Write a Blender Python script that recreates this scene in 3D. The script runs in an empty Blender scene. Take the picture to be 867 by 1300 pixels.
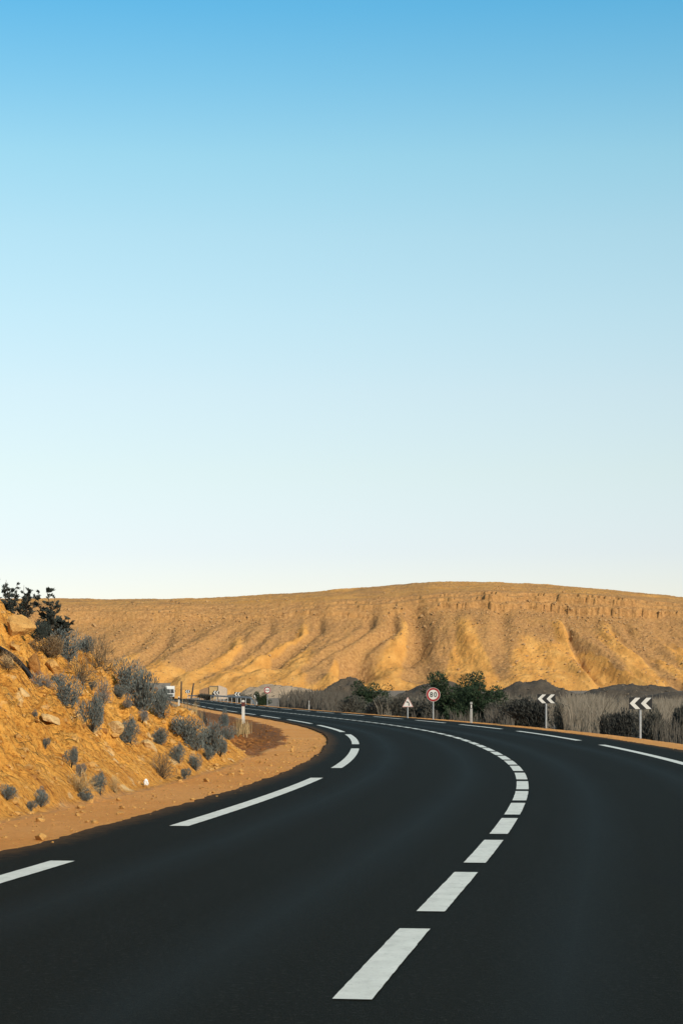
import bpy, bmesh, math, random
import numpy as np
from mathutils import Vector, Matrix

# ------------------------------------------------------------------ camera, sky, sun, exposure
S = bpy.context.scene
COL = S.collection
F_PX, CX, YH, CAM_H = 2700.0, 433.5, 883.0, 1.4      # photograph pixels (867 x 1300)
cam = bpy.data.cameras.new("camera")
cam.sensor_fit = 'VERTICAL'; cam.sensor_height = 36.0
cam.lens = F_PX / 1300 * 36.0
cam.shift_y = (YH - 650) / 1300
cam.clip_start = 0.1; cam.clip_end = 20000
camo = bpy.data.objects.new("camera", cam); COL.objects.link(camo)
camo.location = (0, 0, CAM_H); camo.rotation_euler = (math.radians(90), 0, 0)
S.camera = camo

SUN_EL, SUN_AZ = 29.0, 38.0     # azimuth: degrees to the right of straight behind the camera
W = bpy.data.worlds.new("World"); S.world = W; W.use_nodes = True
nt = W.node_tree; nt.nodes.clear()
sky = nt.nodes.new('ShaderNodeTexSky'); sky.sky_type = 'NISHITA'; sky.sun_disc = False
sky.sun_elevation = math.radians(SUN_EL)
sky.sun_rotation = math.radians(180 - SUN_AZ)
sky.air_density = 1.0; sky.dust_density = 0.6; sky.ozone_density = 2.0; sky.altitude = 300
tc = nt.nodes.new('ShaderNodeTexCoord'); sp = nt.nodes.new('ShaderNodeSeparateXYZ')
ramp = nt.nodes.new('ShaderNodeValToRGB')     # tint of the sky with height above the horizon
nt.links.new(tc.outputs['Generated'], sp.inputs[0]); nt.links.new(sp.outputs['Z'], ramp.inputs[0])
SKY_STOPS = [(0.0, (1.226, 1.059, 1.074)), (0.0676, (1.226, 1.059, 1.074)), (0.1042, (1.395, 1.191, 1.031)), (0.1404, (1.515, 1.314, 1.094)), (0.1761, (1.513, 1.436, 1.165)), (0.2111, (1.463, 1.517, 1.215)), (0.2452, (1.271, 1.562, 1.269)), (0.2785, (0.903, 1.466, 1.327)), (0.3092, (0.612, 1.379, 1.376)), (0.6, (0.62, 1.18, 1.2))]
els = ramp.color_ramp.elements
for i, (p, c) in enumerate(SKY_STOPS):
    e = els[i] if i < 2 else els.new(p)
    e.position = p; e.color = (*c, 1)
mul = nt.nodes.new('ShaderNodeMix'); mul.data_type = 'RGBA'; mul.blend_type = 'MULTIPLY'; mul.inputs[0].default_value = 1
nt.links.new(sky.outputs[0], mul.inputs[6]); nt.links.new(ramp.outputs[0], mul.inputs[7])
bg = nt.nodes.new('ShaderNodeBackground'); bg.inputs[1].default_value = 0.1
wo = nt.nodes.new('ShaderNodeOutputWorld')
nt.links.new(mul.outputs[2], bg.inputs[0]); nt.links.new(bg.outputs[0], wo.inputs[0])

sl = bpy.data.lights.new("sun", 'SUN'); sl.energy = 4.2; sl.angle = math.radians(1.0); sl.color = (1.0, 0.86, 0.66)
so = bpy.data.objects.new("sun", sl); COL.objects.link(so)
_a, _e = math.radians(SUN_AZ), math.radians(SUN_EL)
SUN = Vector((math.sin(_a) * math.cos(_e), -math.cos(_a) * math.cos(_e), math.sin(_e)))
so.rotation_euler = SUN.to_track_quat('Z', 'Y').to_euler(); so.location = (20, -30, 30)
S.view_settings.view_transform = 'Standard'; S.view_settings.look = 'None'
S.view_settings.exposure = 0.25; S.view_settings.gamma = 1.0; S.view_settings.use_curve_mapping = False

# ------------------------------------------------------------------ helpers: noise, meshes, tags
def _hash(ix, iy, seed):
    h = (ix.astype(np.int64) * 374761393 + iy.astype(np.int64) * 668265263 + seed * 1442695041) & 0xFFFFFFFF
    h = ((h ^ (h >> 13)) * 1274126177) & 0xFFFFFFFF
    h = h ^ (h >> 16)
    return (h & 0xFFFFFF) / float(0xFFFFFF)
def vnoise(x, y, seed=0):
    x = np.asarray(x, float); y = np.asarray(y, float)
    ix = np.floor(x); iy = np.floor(y); fx = x - ix; fy = y - iy
    ux = fx * fx * fx * (fx * (fx * 6 - 15) + 10); uy = fy * fy * fy * (fy * (fy * 6 - 15) + 10)
    a = _hash(ix, iy, seed); b = _hash(ix + 1, iy, seed); c = _hash(ix, iy + 1, seed); d = _hash(ix + 1, iy + 1, seed)
    return (a + (b - a) * ux) * (1 - uy) + (c + (d - c) * ux) * uy
def fbm(x, y, seed=0, octv=4, gain=0.5):
    s = 0; a = 1; t = 0
    for o in range(octv):
        s = s + a * (vnoise(x, y, seed + o * 17) * 2 - 1); t += a; a *= gain
        x = np.asarray(x) * 2.03 + 5.1; y = np.asarray(y) * 2.03 + 3.7
    return s / t
def sstep(a, b, x):
    t = np.clip((np.asarray(x, float) - a) / (b - a), 0, 1); return t * t * (3 - 2 * t)

def mesh_np(name, verts, faces, smooth=True):
    me = bpy.data.meshes.new(name)
    verts = np.asarray(verts, dtype=np.float32); faces = np.asarray(faces, dtype=np.int32)
    n = faces.shape[1]
    me.vertices.add(len(verts)); me.vertices.foreach_set('co', verts.ravel())
    me.loops.add(faces.size); me.loops.foreach_set('vertex_index', faces.ravel())
    me.polygons.add(len(faces)); me.polygons.foreach_set('loop_start', np.arange(0, faces.size, n, dtype=np.int32))
    me.polygons.foreach_set('use_smooth', np.full(len(faces), smooth, dtype=bool))
    me.update(calc_edges=True); me.validate(verbose=False)
    return me
def grid_faces(nr, nc):
    i = np.arange(nr - 1)[:, None] * nc + np.arange(nc - 1)[None, :]
    i = i.ravel(); return np.stack([i, i + 1, i + nc + 1, i + nc], 1)
def obj(name, me, mat=None, parent=None, loc=None, rot=None, scale=None):
    o = bpy.data.objects.new(name, me); COL.objects.link(o)
    if mat is not None and me is not None and len(me.materials) == 0: me.materials.append(mat)
    if parent is not None: o.parent = parent
    if loc is not None: o.location = loc
    if rot is not None: o.rotation_euler = rot
    if scale is not None: o.scale = scale if hasattr(scale, '__len__') else (scale,) * 3
    return o
def tag(o, label=None, cat=None, group=None, kind=None):
    if label: o['label'] = label
    if cat: o['category'] = cat
    if group: o['group'] = group
    if kind: o['kind'] = kind
    return o
def empty(name, loc=(0, 0, 0), rz=0, scale=1.0):
    o = bpy.data.objects.new(name, None); COL.objects.link(o); o.empty_display_size = 0.1
    o.location = loc; o.rotation_euler = (0, 0, rz); o.scale = (scale,) * 3
    return o
class MB:                                        # small mesh collector
    def __init__(s): s.v = []; s.f = []
    def add(s, vs, fs):
        b = len(s.v); s.v += [tuple(p) for p in vs]; s.f += [tuple(i + b for i in f) for f in fs]
    def box(s, x0, x1, y0, y1, z0, z1):
        s.add([(x0, y0, z0), (x1, y0, z0), (x1, y1, z0), (x0, y1, z0), (x0, y0, z1), (x1, y0, z1), (x1, y1, z1), (x0, y1, z1)],
              [(0, 3, 2, 1), (4, 5, 6, 7), (0, 1, 5, 4), (1, 2, 6, 5), (2, 3, 7, 6), (3, 0, 4, 7)])
    def prism(s, pts, y0, y1):                   # outline in x,z extruded along y
        n = len(pts)
        s.add([(x, y0, z) for x, z in pts] + [(x, y1, z) for x, z in pts],
              [tuple(range(n))] + [tuple(range(2 * n - 1, n - 1, -1))] + [(i, i + n, (i + 1) % n + n, (i + 1) % n) for i in range(n)])
    def tube(s, pts, rads, n=8, cap=True):
        pts = [Vector(p) for p in pts]; rings = []
        for i, p in enumerate(pts):
            t = (pts[min(i + 1, len(pts) - 1)] - pts[max(i - 1, 0)]).normalized()
            a = t.orthogonal().normalized() if i == 0 else (a - t * a.dot(t)).normalized()
            b = t.cross(a)
            rings.append([p + (a * math.cos(2 * math.pi * k / n) + b * math.sin(2 * math.pi * k / n)) * rads[i] for k in range(n)])
        vs = [q for r in rings for q in r]; fs = []
        for i in range(len(pts) - 1):
            for k in range(n): fs.append((i * n + k, i * n + (k + 1) % n, (i + 1) * n + (k + 1) % n, (i + 1) * n + k))
        if cap: fs += [tuple(range(n - 1, -1, -1)), tuple(range((len(pts) - 1) * n, len(pts) * n))]
        s.add(vs, fs)
    def mesh(s, name, smooth=False, bevel=0):
        me = bpy.data.meshes.new(name); me.from_pydata(s.v, [], s.f)
        bm = bmesh.new(); bm.from_mesh(me); bmesh.ops.recalc_face_normals(bm, faces=bm.faces)
        if bevel: bmesh.ops.bevel(bm, geom=list(bm.edges), offset=bevel, segments=2, affect='EDGES', profile=0.6)
        bm.to_mesh(me); bm.free()
        if smooth: me.polygons.foreach_set('use_smooth', [True] * len(me.polygons))
        me.update(); return me
    def build(s, name, mat, parent=None, smooth=False, bevel=0, **k):
        return obj(name, s.mesh(name, smooth, bevel), mat, parent, **k)

# ------------------------------------------------------------------ materials
def material(name, build):
    m = bpy.data.materials.new(name); m.use_nodes = True; t = m.node_tree
    b = t.nodes['Principled BSDF']; b.inputs['Roughness'].default_value = 0.9
    b.inputs['Specular IOR Level'].default_value = 0.2
    build(t, b); return m
def N(t, kind, **k):
    n = t.nodes.new(kind)
    for a, v in k.items():
        if a in n.inputs.keys(): n.inputs[a].default_value = v
        else: setattr(n, a, v)
    return n
def pos(t, scale=(1, 1, 1), local=False, rot=(0, 0, 0)):
    mp = N(t, 'ShaderNodeMapping'); mp.inputs['Scale'].default_value = scale; mp.inputs['Rotation'].default_value = rot
    if local: t.links.new(N(t, 'ShaderNodeTexCoord').outputs['Object'], mp.inputs[0])
    else: t.links.new(N(t, 'ShaderNodeNewGeometry').outputs['Position'], mp.inputs[0])
    return mp.outputs[0]
def noise(t, vec, scale, detail=5, rough=0.6):
    n = N(t, 'ShaderNodeTexNoise'); n.inputs['Scale'].default_value = scale; n.inputs['Detail'].default_value = detail
    n.inputs['Roughness'].default_value = rough; t.links.new(vec, n.inputs['Vector']); return n.outputs[0]
def cramp(t, fac, stops):
    r = N(t, 'ShaderNodeValToRGB'); e = r.color_ramp.elements
    for i, (p, c) in enumerate(stops):
        x = e[i] if i < 2 else e.new(p)
        x.position = p; x.color = (*c, 1) if len(c) == 3 else c
    t.links.new(fac, r.inputs[0]); return r.outputs[0]
def mix(t, fac, a, b, mode='MIX'):
    m = N(t, 'ShaderNodeMix', data_type='RGBA', blend_type=mode)
    for i, v in ((0, fac), (6, a), (7, b)):
        if isinstance(v, (int, float)): m.inputs[i].default_value = v
        elif isinstance(v, tuple): m.inputs[i].default_value = (*v, 1)
        else: t.links.new(v, m.inputs[i])
    return m.outputs[2]
def math_(t, op, a, b=0.0):
    m = N(t, 'ShaderNodeMath', operation=op)
    for i, v in ((0, a), (1, b)):
        if isinstance(v, (int, float)): m.inputs[i].default_value = v
        else: t.links.new(v, m.inputs[i])
    return m.outputs[0]
def bump(t, b, h, strength, dist):
    n = N(t, 'ShaderNodeBump'); n.inputs['Strength'].default_value = strength; n.inputs['Distance'].default_value = dist
    t.links.new(h, n.inputs['Height']); t.links.new(n.outputs[0], b.inputs['Normal'])
def plain(name, c, rough=0.6, spec=0.3, var=0.12, scale=6.0, metal=0.0):
    def f(t, b):
        v = noise(t, pos(t, local=True), scale, 6, 0.65)
        d = tuple(x * (1 - var * 2) for x in c); l = tuple(min(1, x * (1 + var)) for x in c)
        t.links.new(cramp(t, v, [(0.3, d), (0.68, l)]), b.inputs['Base Color'])
        b.inputs['Roughness'].default_value = rough; b.inputs['Specular IOR Level'].default_value = spec
        b.inputs['Metallic'].default_value = metal
    return material(name, f)
def leafy(name, dark, light, scale=9.0, transl=0.0):
    def f(t, b):
        v = noise(t, pos(t), scale, 3, 0.6); oi = N(t, 'ShaderNodeObjectInfo')
        c = cramp(t, v, [(0.3, dark), (0.7, light)])
        c = mix(t, math_(t, 'MULTIPLY', oi.outputs['Random'], 0.5), c, tuple(x * 0.7 for x in light))
        t.links.new(c, b.inputs['Base Color']); b.inputs['Roughness'].default_value = 0.85
        b.inputs['Specular IOR Level'].default_value = 0.1
        if transl:
            tr = N(t, 'ShaderNodeBsdfTranslucent'); t.links.new(c, tr.inputs[0])
            ms = N(t, 'ShaderNodeMixShader'); ms.inputs[0].default_value = transl
            t.links.new(b.outputs[0], ms.inputs[1]); t.links.new(tr.outputs[0], ms.inputs[2])
            t.links.new(ms.outputs[0], t.nodes['Material Output'].inputs[0])
    return material(name, f)

def m_ground(t, b):          # zones follow the 'zone' colour attribute: r = ochre bank, g = verge, b = red soil
    att = N(t, 'ShaderNodeVertexColor', layer_name='zone'); sx = N(t, 'ShaderNodeSeparateColor'); t.links.new(att.outputs[0], sx.inputs[0])
    p = pos(t)
    big = noise(t, p, 0.22, 6); mid = noise(t, p, 1.7, 7, 0.65); fine = noise(t, p, 16, 6, 0.7); vf = noise(t, p, 55, 4, 0.7)
    gravel = cramp(t, mid, [(0.3, (0.13, 0.105, 0.085)), (0.7, (0.26, 0.205, 0.15))])
    streak = noise(t, pos(t, (0.7, 2.6, 0.9)), 1.5, 7, 0.68)
    ochre = cramp(t, streak, [(0.27, (0.25, 0.092, 0.016)), (0.40, (0.54, 0.235, 0.041)), (0.56, (0.71, 0.340, 0.066)), (0.75, (0.79, 0.46, 0.14))])
    ochre = mix(t, cramp(t, fine, [(0.36, (0, 0, 0)), (0.52, (1, 1, 1))]), mix(t, 1.0, ochre, (0.50, 0.39, 0.26), 'MULTIPLY'), ochre)
    pale = noise(t, pos(t, (1.0, 0.5, 1.0)), 2.6, 5, 0.6)
    ochre = mix(t, cramp(t, pale, [(0.60, (0, 0, 0)), (0.70, (0.6, 0.6, 0.6))]), ochre, (0.76, 0.58, 0.32))
    verge = cramp(t, fine, [(0.3, (0.58, 0.230, 0.050)), (0.7, (0.80, 0.355, 0.092))])
    verge = mix(t, cramp(t, big, [(0.42, (0, 0, 0)), (0.6, (0.5, 0.5, 0.5))]), verge, (0.74, 0.36, 0.115))
    verge = mix(t, cramp(t, vf, [(0.62, (0, 0, 0)), (0.70, (0.7, 0.7, 0.7))]), verge, (0.30, 0.14, 0.06))
    red = cramp(t, noise(t, p, 5, 7, 0.7), [(0.30, (0.11, 0.037, 0.009)), (0.5, (0.25, 0.092, 0.023)), (0.68, (0.42, 0.18, 0.048))])
    edge = math_(t, 'MULTIPLY', math_(t, 'SUBTRACT', noise(t, p, 4.0, 6, 0.7), 0.5), 1.4)
    def z(ch): return cramp(t, math_(t, 'ADD', sx.outputs[ch], math_(t, 'MULTIPLY', edge, math_(t, 'MULTIPLY', sx.outputs[ch], math_(t, 'SUBTRACT', 1.0, sx.outputs[ch])))), [(0.35, (0, 0, 0)), (0.65, (1, 1, 1))])
    c = mix(t, z(0), gravel, ochre); c = mix(t, z(1), c, verge); c = mix(t, z(2), c, red)
    t.links.new(c, b.inputs['Base Color']); b.inputs['Roughness'].default_value = 0.95
    crack = N(t, 'ShaderNodeTexVoronoi', feature='DISTANCE_TO_EDGE'); crack.inputs['Scale'].default_value = 4.5
    t.links.new(mix(t, 0.12, pos(t, (0.8, 1.5, 1.2)), N(t, 'ShaderNodeTexNoise', Scale=6.0).outputs[1]), crack.inputs['Vector'])
    ck = cramp(t, crack.outputs['Distance'], [(0.0, (0, 0, 0)), (0.10, (1, 1, 1))])
    hb = math_(t, 'ADD', math_(t, 'MULTIPLY', fine, 0.7), math_(t, 'MULTIPLY', vf, 0.3))
    hb = math_(t, 'ADD', hb, math_(t, 'MULTIPLY', math_(t, 'MULTIPLY', ck, sx.outputs[0]), 0.30))
    bump(t, b, hb, 0.9, 0.10)
M_GROUND = material('ground_soil', m_ground)

def m_mesa(t, b):
    p = pos(t)
    big = noise(t, p, 0.022, 6, 0.6); mid = noise(t, pos(t, (1, 0.6, 1)), 0.13, 7, 0.65); fine = noise(t, p, 0.75, 6, 0.72); vf = noise(t, p, 1.7, 4, 0.7)
    sc = N(t, 'ShaderNodeSeparateColor'); t.links.new(N(t, 'ShaderNodeVertexColor', layer_name='scree_shade').outputs[0], sc.inputs[0])
    sand = cramp(t, mid, [(0.30, (0.41, 0.190, 0.047)), (0.5, (0.53, 0.262, 0.068)), (0.72, (0.62, 0.340, 0.105))])
    rub = cramp(t, fine, [(0.30, (0.13, 0.064, 0.026)), (0.46, (0.295, 0.158, 0.066)), (0.60, (0.41, 0.225, 0.092)), (0.75, (0.57, 0.37, 0.19))])
    rub = mix(t, cramp(t, mid, [(0.4, (0, 0, 0)), (0.7, (0.5, 0.5, 0.5))]), rub, (0.39, 0.20, 0.062))
    sand = mix(t, cramp(t, fine, [(0.58, (0, 0, 0)), (0.72, (0.5, 0.5, 0.5))]), sand, (0.28, 0.145, 0.055))
    c = mix(t, cramp(t, math_(t, 'ADD', sc.outputs[0], math_(t, 'MULTIPLY', math_(t, 'SUBTRACT', fine, 0.5), 0.5)), [(0.25, (0, 0, 0)), (0.75, (0.85, 0.85, 0.85))]), sand, rub)  # rubble brown also stands in for shade on the gully flanks
    c = mix(t, cramp(t, vf, [(0.60, (0, 0, 0)), (0.70, (0.6, 0.6, 0.6))]), c, (0.15, 0.080, 0.036))
    c = mix(t, cramp(t, vf, [(0.28, (0.6, 0.6, 0.6)), (0.36, (0, 0, 0))]), c, (0.54, 0.36, 0.18))
    t.links.new(c, b.inputs['Base Color']); b.inputs['Roughness'].default_value = 0.95
    bump(t, b, math_(t, 'ADD', fine, math_(t, 'MULTIPLY', mid, 1.2)), 0.8, 0.8)
M_MESA = material('mesa_rock', m_mesa)
def m_heap(t, b):
    p = pos(t); v = noise(t, p, 0.5, 7, 0.7); f = noise(t, p, 4, 5, 0.7)
    c = cramp(t, v, [(0.3, (0.046, 0.038, 0.030)), (0.7, (0.096, 0.077, 0.058))])
    c = mix(t, cramp(t, f, [(0.55, (0, 0, 0)), (0.7, (0.6, 0.6, 0.6))]), c, (0.12, 0.090, 0.062))
    t.links.new(c, b.inputs['Base Color']); bump(t, b, f, 0.8, 0.25)
M_HEAP = material('grey_gravel', m_heap)
def m_asphalt(t, b):
    p = pos(t); f = noise(t, p, 90, 3, 0.7); m = noise(t, pos(t, (1.0, 0.12, 1)), 0.9, 6, 0.6); g = noise(t, p, 7, 6, 0.7); k = noise(t, p, 26, 4, 0.75)
    at = N(t, 'ShaderNodeAttribute', attribute_name='across'); off = at.outputs['Fac']
    c = cramp(t, f, [(0.32, (0.0030, 0.0034, 0.0020)), (0.55, (0.0068, 0.0074, 0.0045)), (0.72, (0.036, 0.038, 0.026))])
    c = mix(t, cramp(t, k, [(0.56, (0, 0, 0)), (0.66, (0.85, 0.85, 0.85))]), c, (0.034, 0.0345, 0.028))
    c = mix(t, cramp(t, k, [(0.28, (0.8, 0.8, 0.8)), (0.42, (0, 0, 0))]), c, (0.004, 0.004, 0.0036))
    # four polished wheel tracks
    d = 0.0
    for o_ in (-2.6, -0.95, 0.95, 2.6):
        e = math_(t, 'ABSOLUTE', math_(t, 'SUBTRACT', off, o_)); e = cramp(t, math_(t, 'ADD', e, math_(t, 'MULTIPLY', m, 0.3)), [(0.1, (1, 1, 1)), (0.62, (0, 0, 0))])
        d = e if d == 0.0 else math_(t, 'MAXIMUM', d, e)
    c = mix(t, math_(t, 'MULTIPLY', d, 0.22), c, (0.0125, 0.0132, 0.0085))
    c = mix(t, cramp(t, m, [(0.35, (0, 0, 0)), (0.7, (0.5, 0.5, 0.5))]), c, (0.0098, 0.0105, 0.0066))
    c = mix(t, cramp(t, noise(t, pos(t, (1, 0.35, 1)), 0.55, 4), [(0.60, (0, 0, 0)), (0.66, (0.35, 0.35, 0.35))]), c, (0.007, 0.007, 0.006))
    ed = math_(t, 'ADD', math_(t, 'ABSOLUTE', math_(t, 'SUBTRACT', off, 0.3)), math_(t, 'MULTIPLY', math_(t, 'SUBTRACT', g, 0.5), 0.9))
    ed = math_(t, 'MULTIPLY', math_(t, 'SUBTRACT', ed, 4.15), 2.2)                  # blown dust along both edges
    c = mix(t, cramp(t, ed, [(0.2, (0, 0, 0)), (1.0, (0.22, 0.22, 0.22))]), c, (0.30, 0.145, 0.05))
    t.links.new(c, b.inputs['Base Color'])
    t.links.new(cramp(t, d, [(0.0, (0.86,) * 3), (1.0, (0.70,) * 3)]), b.inputs['Roughness'])
    b.inputs['Specular IOR Level'].default_value = 0.075
    bump(t, b, math_(t, 'ADD', f, k), 0.6, 0.014)
M_ASPHALT = material('asphalt', m_asphalt)
def m_paint(t, b):
    p = pos(t); f = noise(t, p, 40, 5, 0.7); g = noise(t, p, 3, 6, 0.7)
    c = cramp(t, g, [(0.3, (0.54, 0.54, 0.48)), (0.7, (0.70, 0.70, 0.63))])
    c = mix(t, cramp(t, f, [(0.62, (0, 0, 0)), (0.70, (0.85, 0.85, 0.85))]), c, (0.16, 0.16, 0.145))
    c = mix(t, cramp(t, noise(t, pos(t, (1, 0.4, 1)), 9, 6, 0.7), [(0.5, (0, 0, 0)), (0.75, (0.5, 0.5, 0.5))]), c, (0.36, 0.36, 0.32))
    t.links.new(c, b.inputs['Base Color']); b.inputs['Roughness'].default_value = 0.75
    bump(t, b, f, 0.3, 0.006)
M_PAINT = material('road_paint', m_paint)
def m_rock(dark, light):
    def f(t, b):
        p = pos(t, local=True); v = noise(t, p, 4, 7, 0.65); g = noise(t, p, 22, 5, 0.7)
        c = cramp(t, v, [(0.3, dark), (0.68, light)]); c = mix(t, cramp(t, g, [(0.55, (0, 0, 0)), (0.7, (0.45,) * 3)]), c, tuple(x * 0.5 for x in dark))
        t.links.new(c, b.inputs['Base Color']); bump(t, b, math_(t, 'ADD', v, math_(t, 'MULTIPLY', g, 0.5)), 0.9, 0.08)
    return f
M_ROCK = material('ochre_rock', m_rock((0.40, 0.20, 0.055), (0.60, 0.34, 0.11)))
M_ROCK_BROWN = material('brown_rock', m_rock((0.24, 0.105, 0.028), (0.38, 0.18, 0.05)))
M_ROCK_PALE = material('pale_rock', m_rock((0.46, 0.28, 0.11), (0.62, 0.42, 0.20)))
M_SHRUB = leafy('grey_shrub_leaf', (0.056, 0.066, 0.066), (0.165, 0.186, 0.180), 7)
M_SHRUB_PALE = leafy('pale_shrub_leaf', (0.10, 0.10, 0.10), (0.22, 0.21, 0.20), 14)
M_DRY = leafy('dry_shrub_twig', (0.10, 0.065, 0.035), (0.24, 0.17, 0.10), 14)
M_STRAW = leafy('straw', (0.26, 0.17, 0.075), (0.46, 0.33, 0.17), 6)
M_GREEN = leafy('dark_green_leaf', (0.014, 0.026, 0.016), (0.050, 0.076, 0.040), 3, 0.15)
M_UPRIGHT = leafy('upright_shrub_leaf', (0.022, 0.030, 0.027), (0.070, 0.082, 0.074), 12, 0.1)
M_DARKBUSH = leafy('dark_bush_leaf', (0.036, 0.036, 0.030), (0.110, 0.105, 0.090), 2.2)
M_REED_TAN = leafy('tan_reed', (0.085, 0.073, 0.058), (0.200, 0.172, 0.138), 1.5)
M_DARKER = leafy('darker_bush_leaf', (0.016, 0.017, 0.016), (0.055, 0.055, 0.050), 2.2)
M_REED_SCRUB = leafy('grey_scrub', (0.060, 0.054, 0.046), (0.150, 0.130, 0.105), 0.8)
M_REED_GREY = leafy('grey_reed', (0.035, 0.033, 0.030), (0.100, 0.088, 0.074), 1.5)
M_BARK = plain('bark', (0.075, 0.062, 0.050), 0.9, 0.1, 0.25)
M_METAL = plain('galvanised_steel', (0.34, 0.35, 0.36), 0.5, 0.4, 0.12, 8, 0.3)
M_WHITE = plain('white_sign_face', (0.52, 0.51, 0.49), 0.5, 0.3, 0.06)
M_POSTWHITE = plain('white_post', (0.50, 0.48, 0.45), 0.6, 0.3, 0.1)
M_GREYPOST = plain('grey_post', (0.28, 0.28, 0.275), 0.7, 0.2, 0.12)
M_BLACK = plain('black_sign_face', (0.010, 0.010, 0.011), 0.5, 0.3, 0.1)
M_RED = plain('red_sign_face', (0.24, 0.012, 0.014), 0.5, 0.3, 0.1)
M_PINK = plain('faded_red_border', (0.50, 0.30, 0.28), 0.6, 0.3, 0.1)
M_MAROON = plain('dark_red_band', (0.085, 0.020, 0.018), 0.6, 0.3, 0.1)
M_GREENTXT = plain('dark_numeral', (0.012, 0.022, 0.018), 0.5, 0.3, 0.1)
M_RUBBER = plain('black_pipe', (0.010, 0.010, 0.011), 0.6, 0.2, 0.15)
M_LITTER = plain('white_plastic', (0.70, 0.71, 0.72), 0.5, 0.4, 0.05)
M_TRUCK = plain('white_truck_paint', (0.55, 0.55, 0.54), 0.4, 0.5, 0.04)
M_GLASS = plain('dark_glass', (0.03, 0.035, 0.04), 0.15, 0.5, 0.1)
M_TYRE = plain('tyre', (0.015, 0.015, 0.015), 0.9, 0.1, 0.1)
M_WALLBROWN = plain('brown_wall', (0.26, 0.16, 0.095), 0.9, 0.1, 0.12, 1.5)
M_WALLCREAM = plain('cream_wall', (0.42, 0.28, 0.13), 0.9, 0.1, 0.12, 1.5)
M_WALLPALE = plain('pale_wall', (0.46, 0.36, 0.28), 0.9, 0.1, 0.08, 1.5)
M_WALLGREY = plain('grey_wall', (0.19, 0.175, 0.16), 0.9, 0.1, 0.12, 1.5)
M_WOOD = plain('dark_wood', (0.05, 0.045, 0.045), 0.9, 0.1, 0.2)

# ------------------------------------------------------------------ road line and terrain heights
KN = np.array([-400., 0, 10, 18, 28, 40, 55, 75, 100, 130, 170, 220, 290, 380, 900])
KX = np.array([-52, -1.15, 0.078, 1.142, 2.331, 3.306, 3.80, 3.72, 2.409, -0.252, -4.3, -9.4, -16.1, -24.8, -79.])
def _spline_m():
    n = len(KN); h = np.diff(KN); A = np.zeros((n, n)); B = np.zeros(n); A[0, 0] = A[-1, -1] = 1
    for i in range(1, n - 1):
        A[i, i - 1] = h[i - 1]; A[i, i] = 2 * (h[i - 1] + h[i]); A[i, i + 1] = h[i]
        B[i] = 6 * ((KX[i + 1] - KX[i]) / h[i] - (KX[i] - KX[i - 1]) / h[i - 1])
    return np.linalg.solve(A, B)
KM = _spline_m()
def xc(Y):
    Y = np.asarray(Y, float); i = np.clip(np.searchsorted(KN, Y) - 1, 0, len(KN) - 2)
    H = KN[i + 1] - KN[i]; Yc = np.clip(Y, KN[0], KN[-1]); t0 = KN[i + 1] - Yc; t1 = Yc - KN[i]
    v = KM[i] * t0 ** 3 / (6 * H) + KM[i + 1] * t1 ** 3 / (6 * H) + (KX[i] / H - KM[i] * H / 6) * t0 + (KX[i + 1] / H - KM[i + 1] * H / 6) * t1
    return v - 0.12 * np.maximum(Y - 900, 0)
def slope(Y): return (xc(Y + 0.5) - xc(Y - 0.5))
def road_z(Y): return 0.35 * sstep(240, 520, Y)

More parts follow.
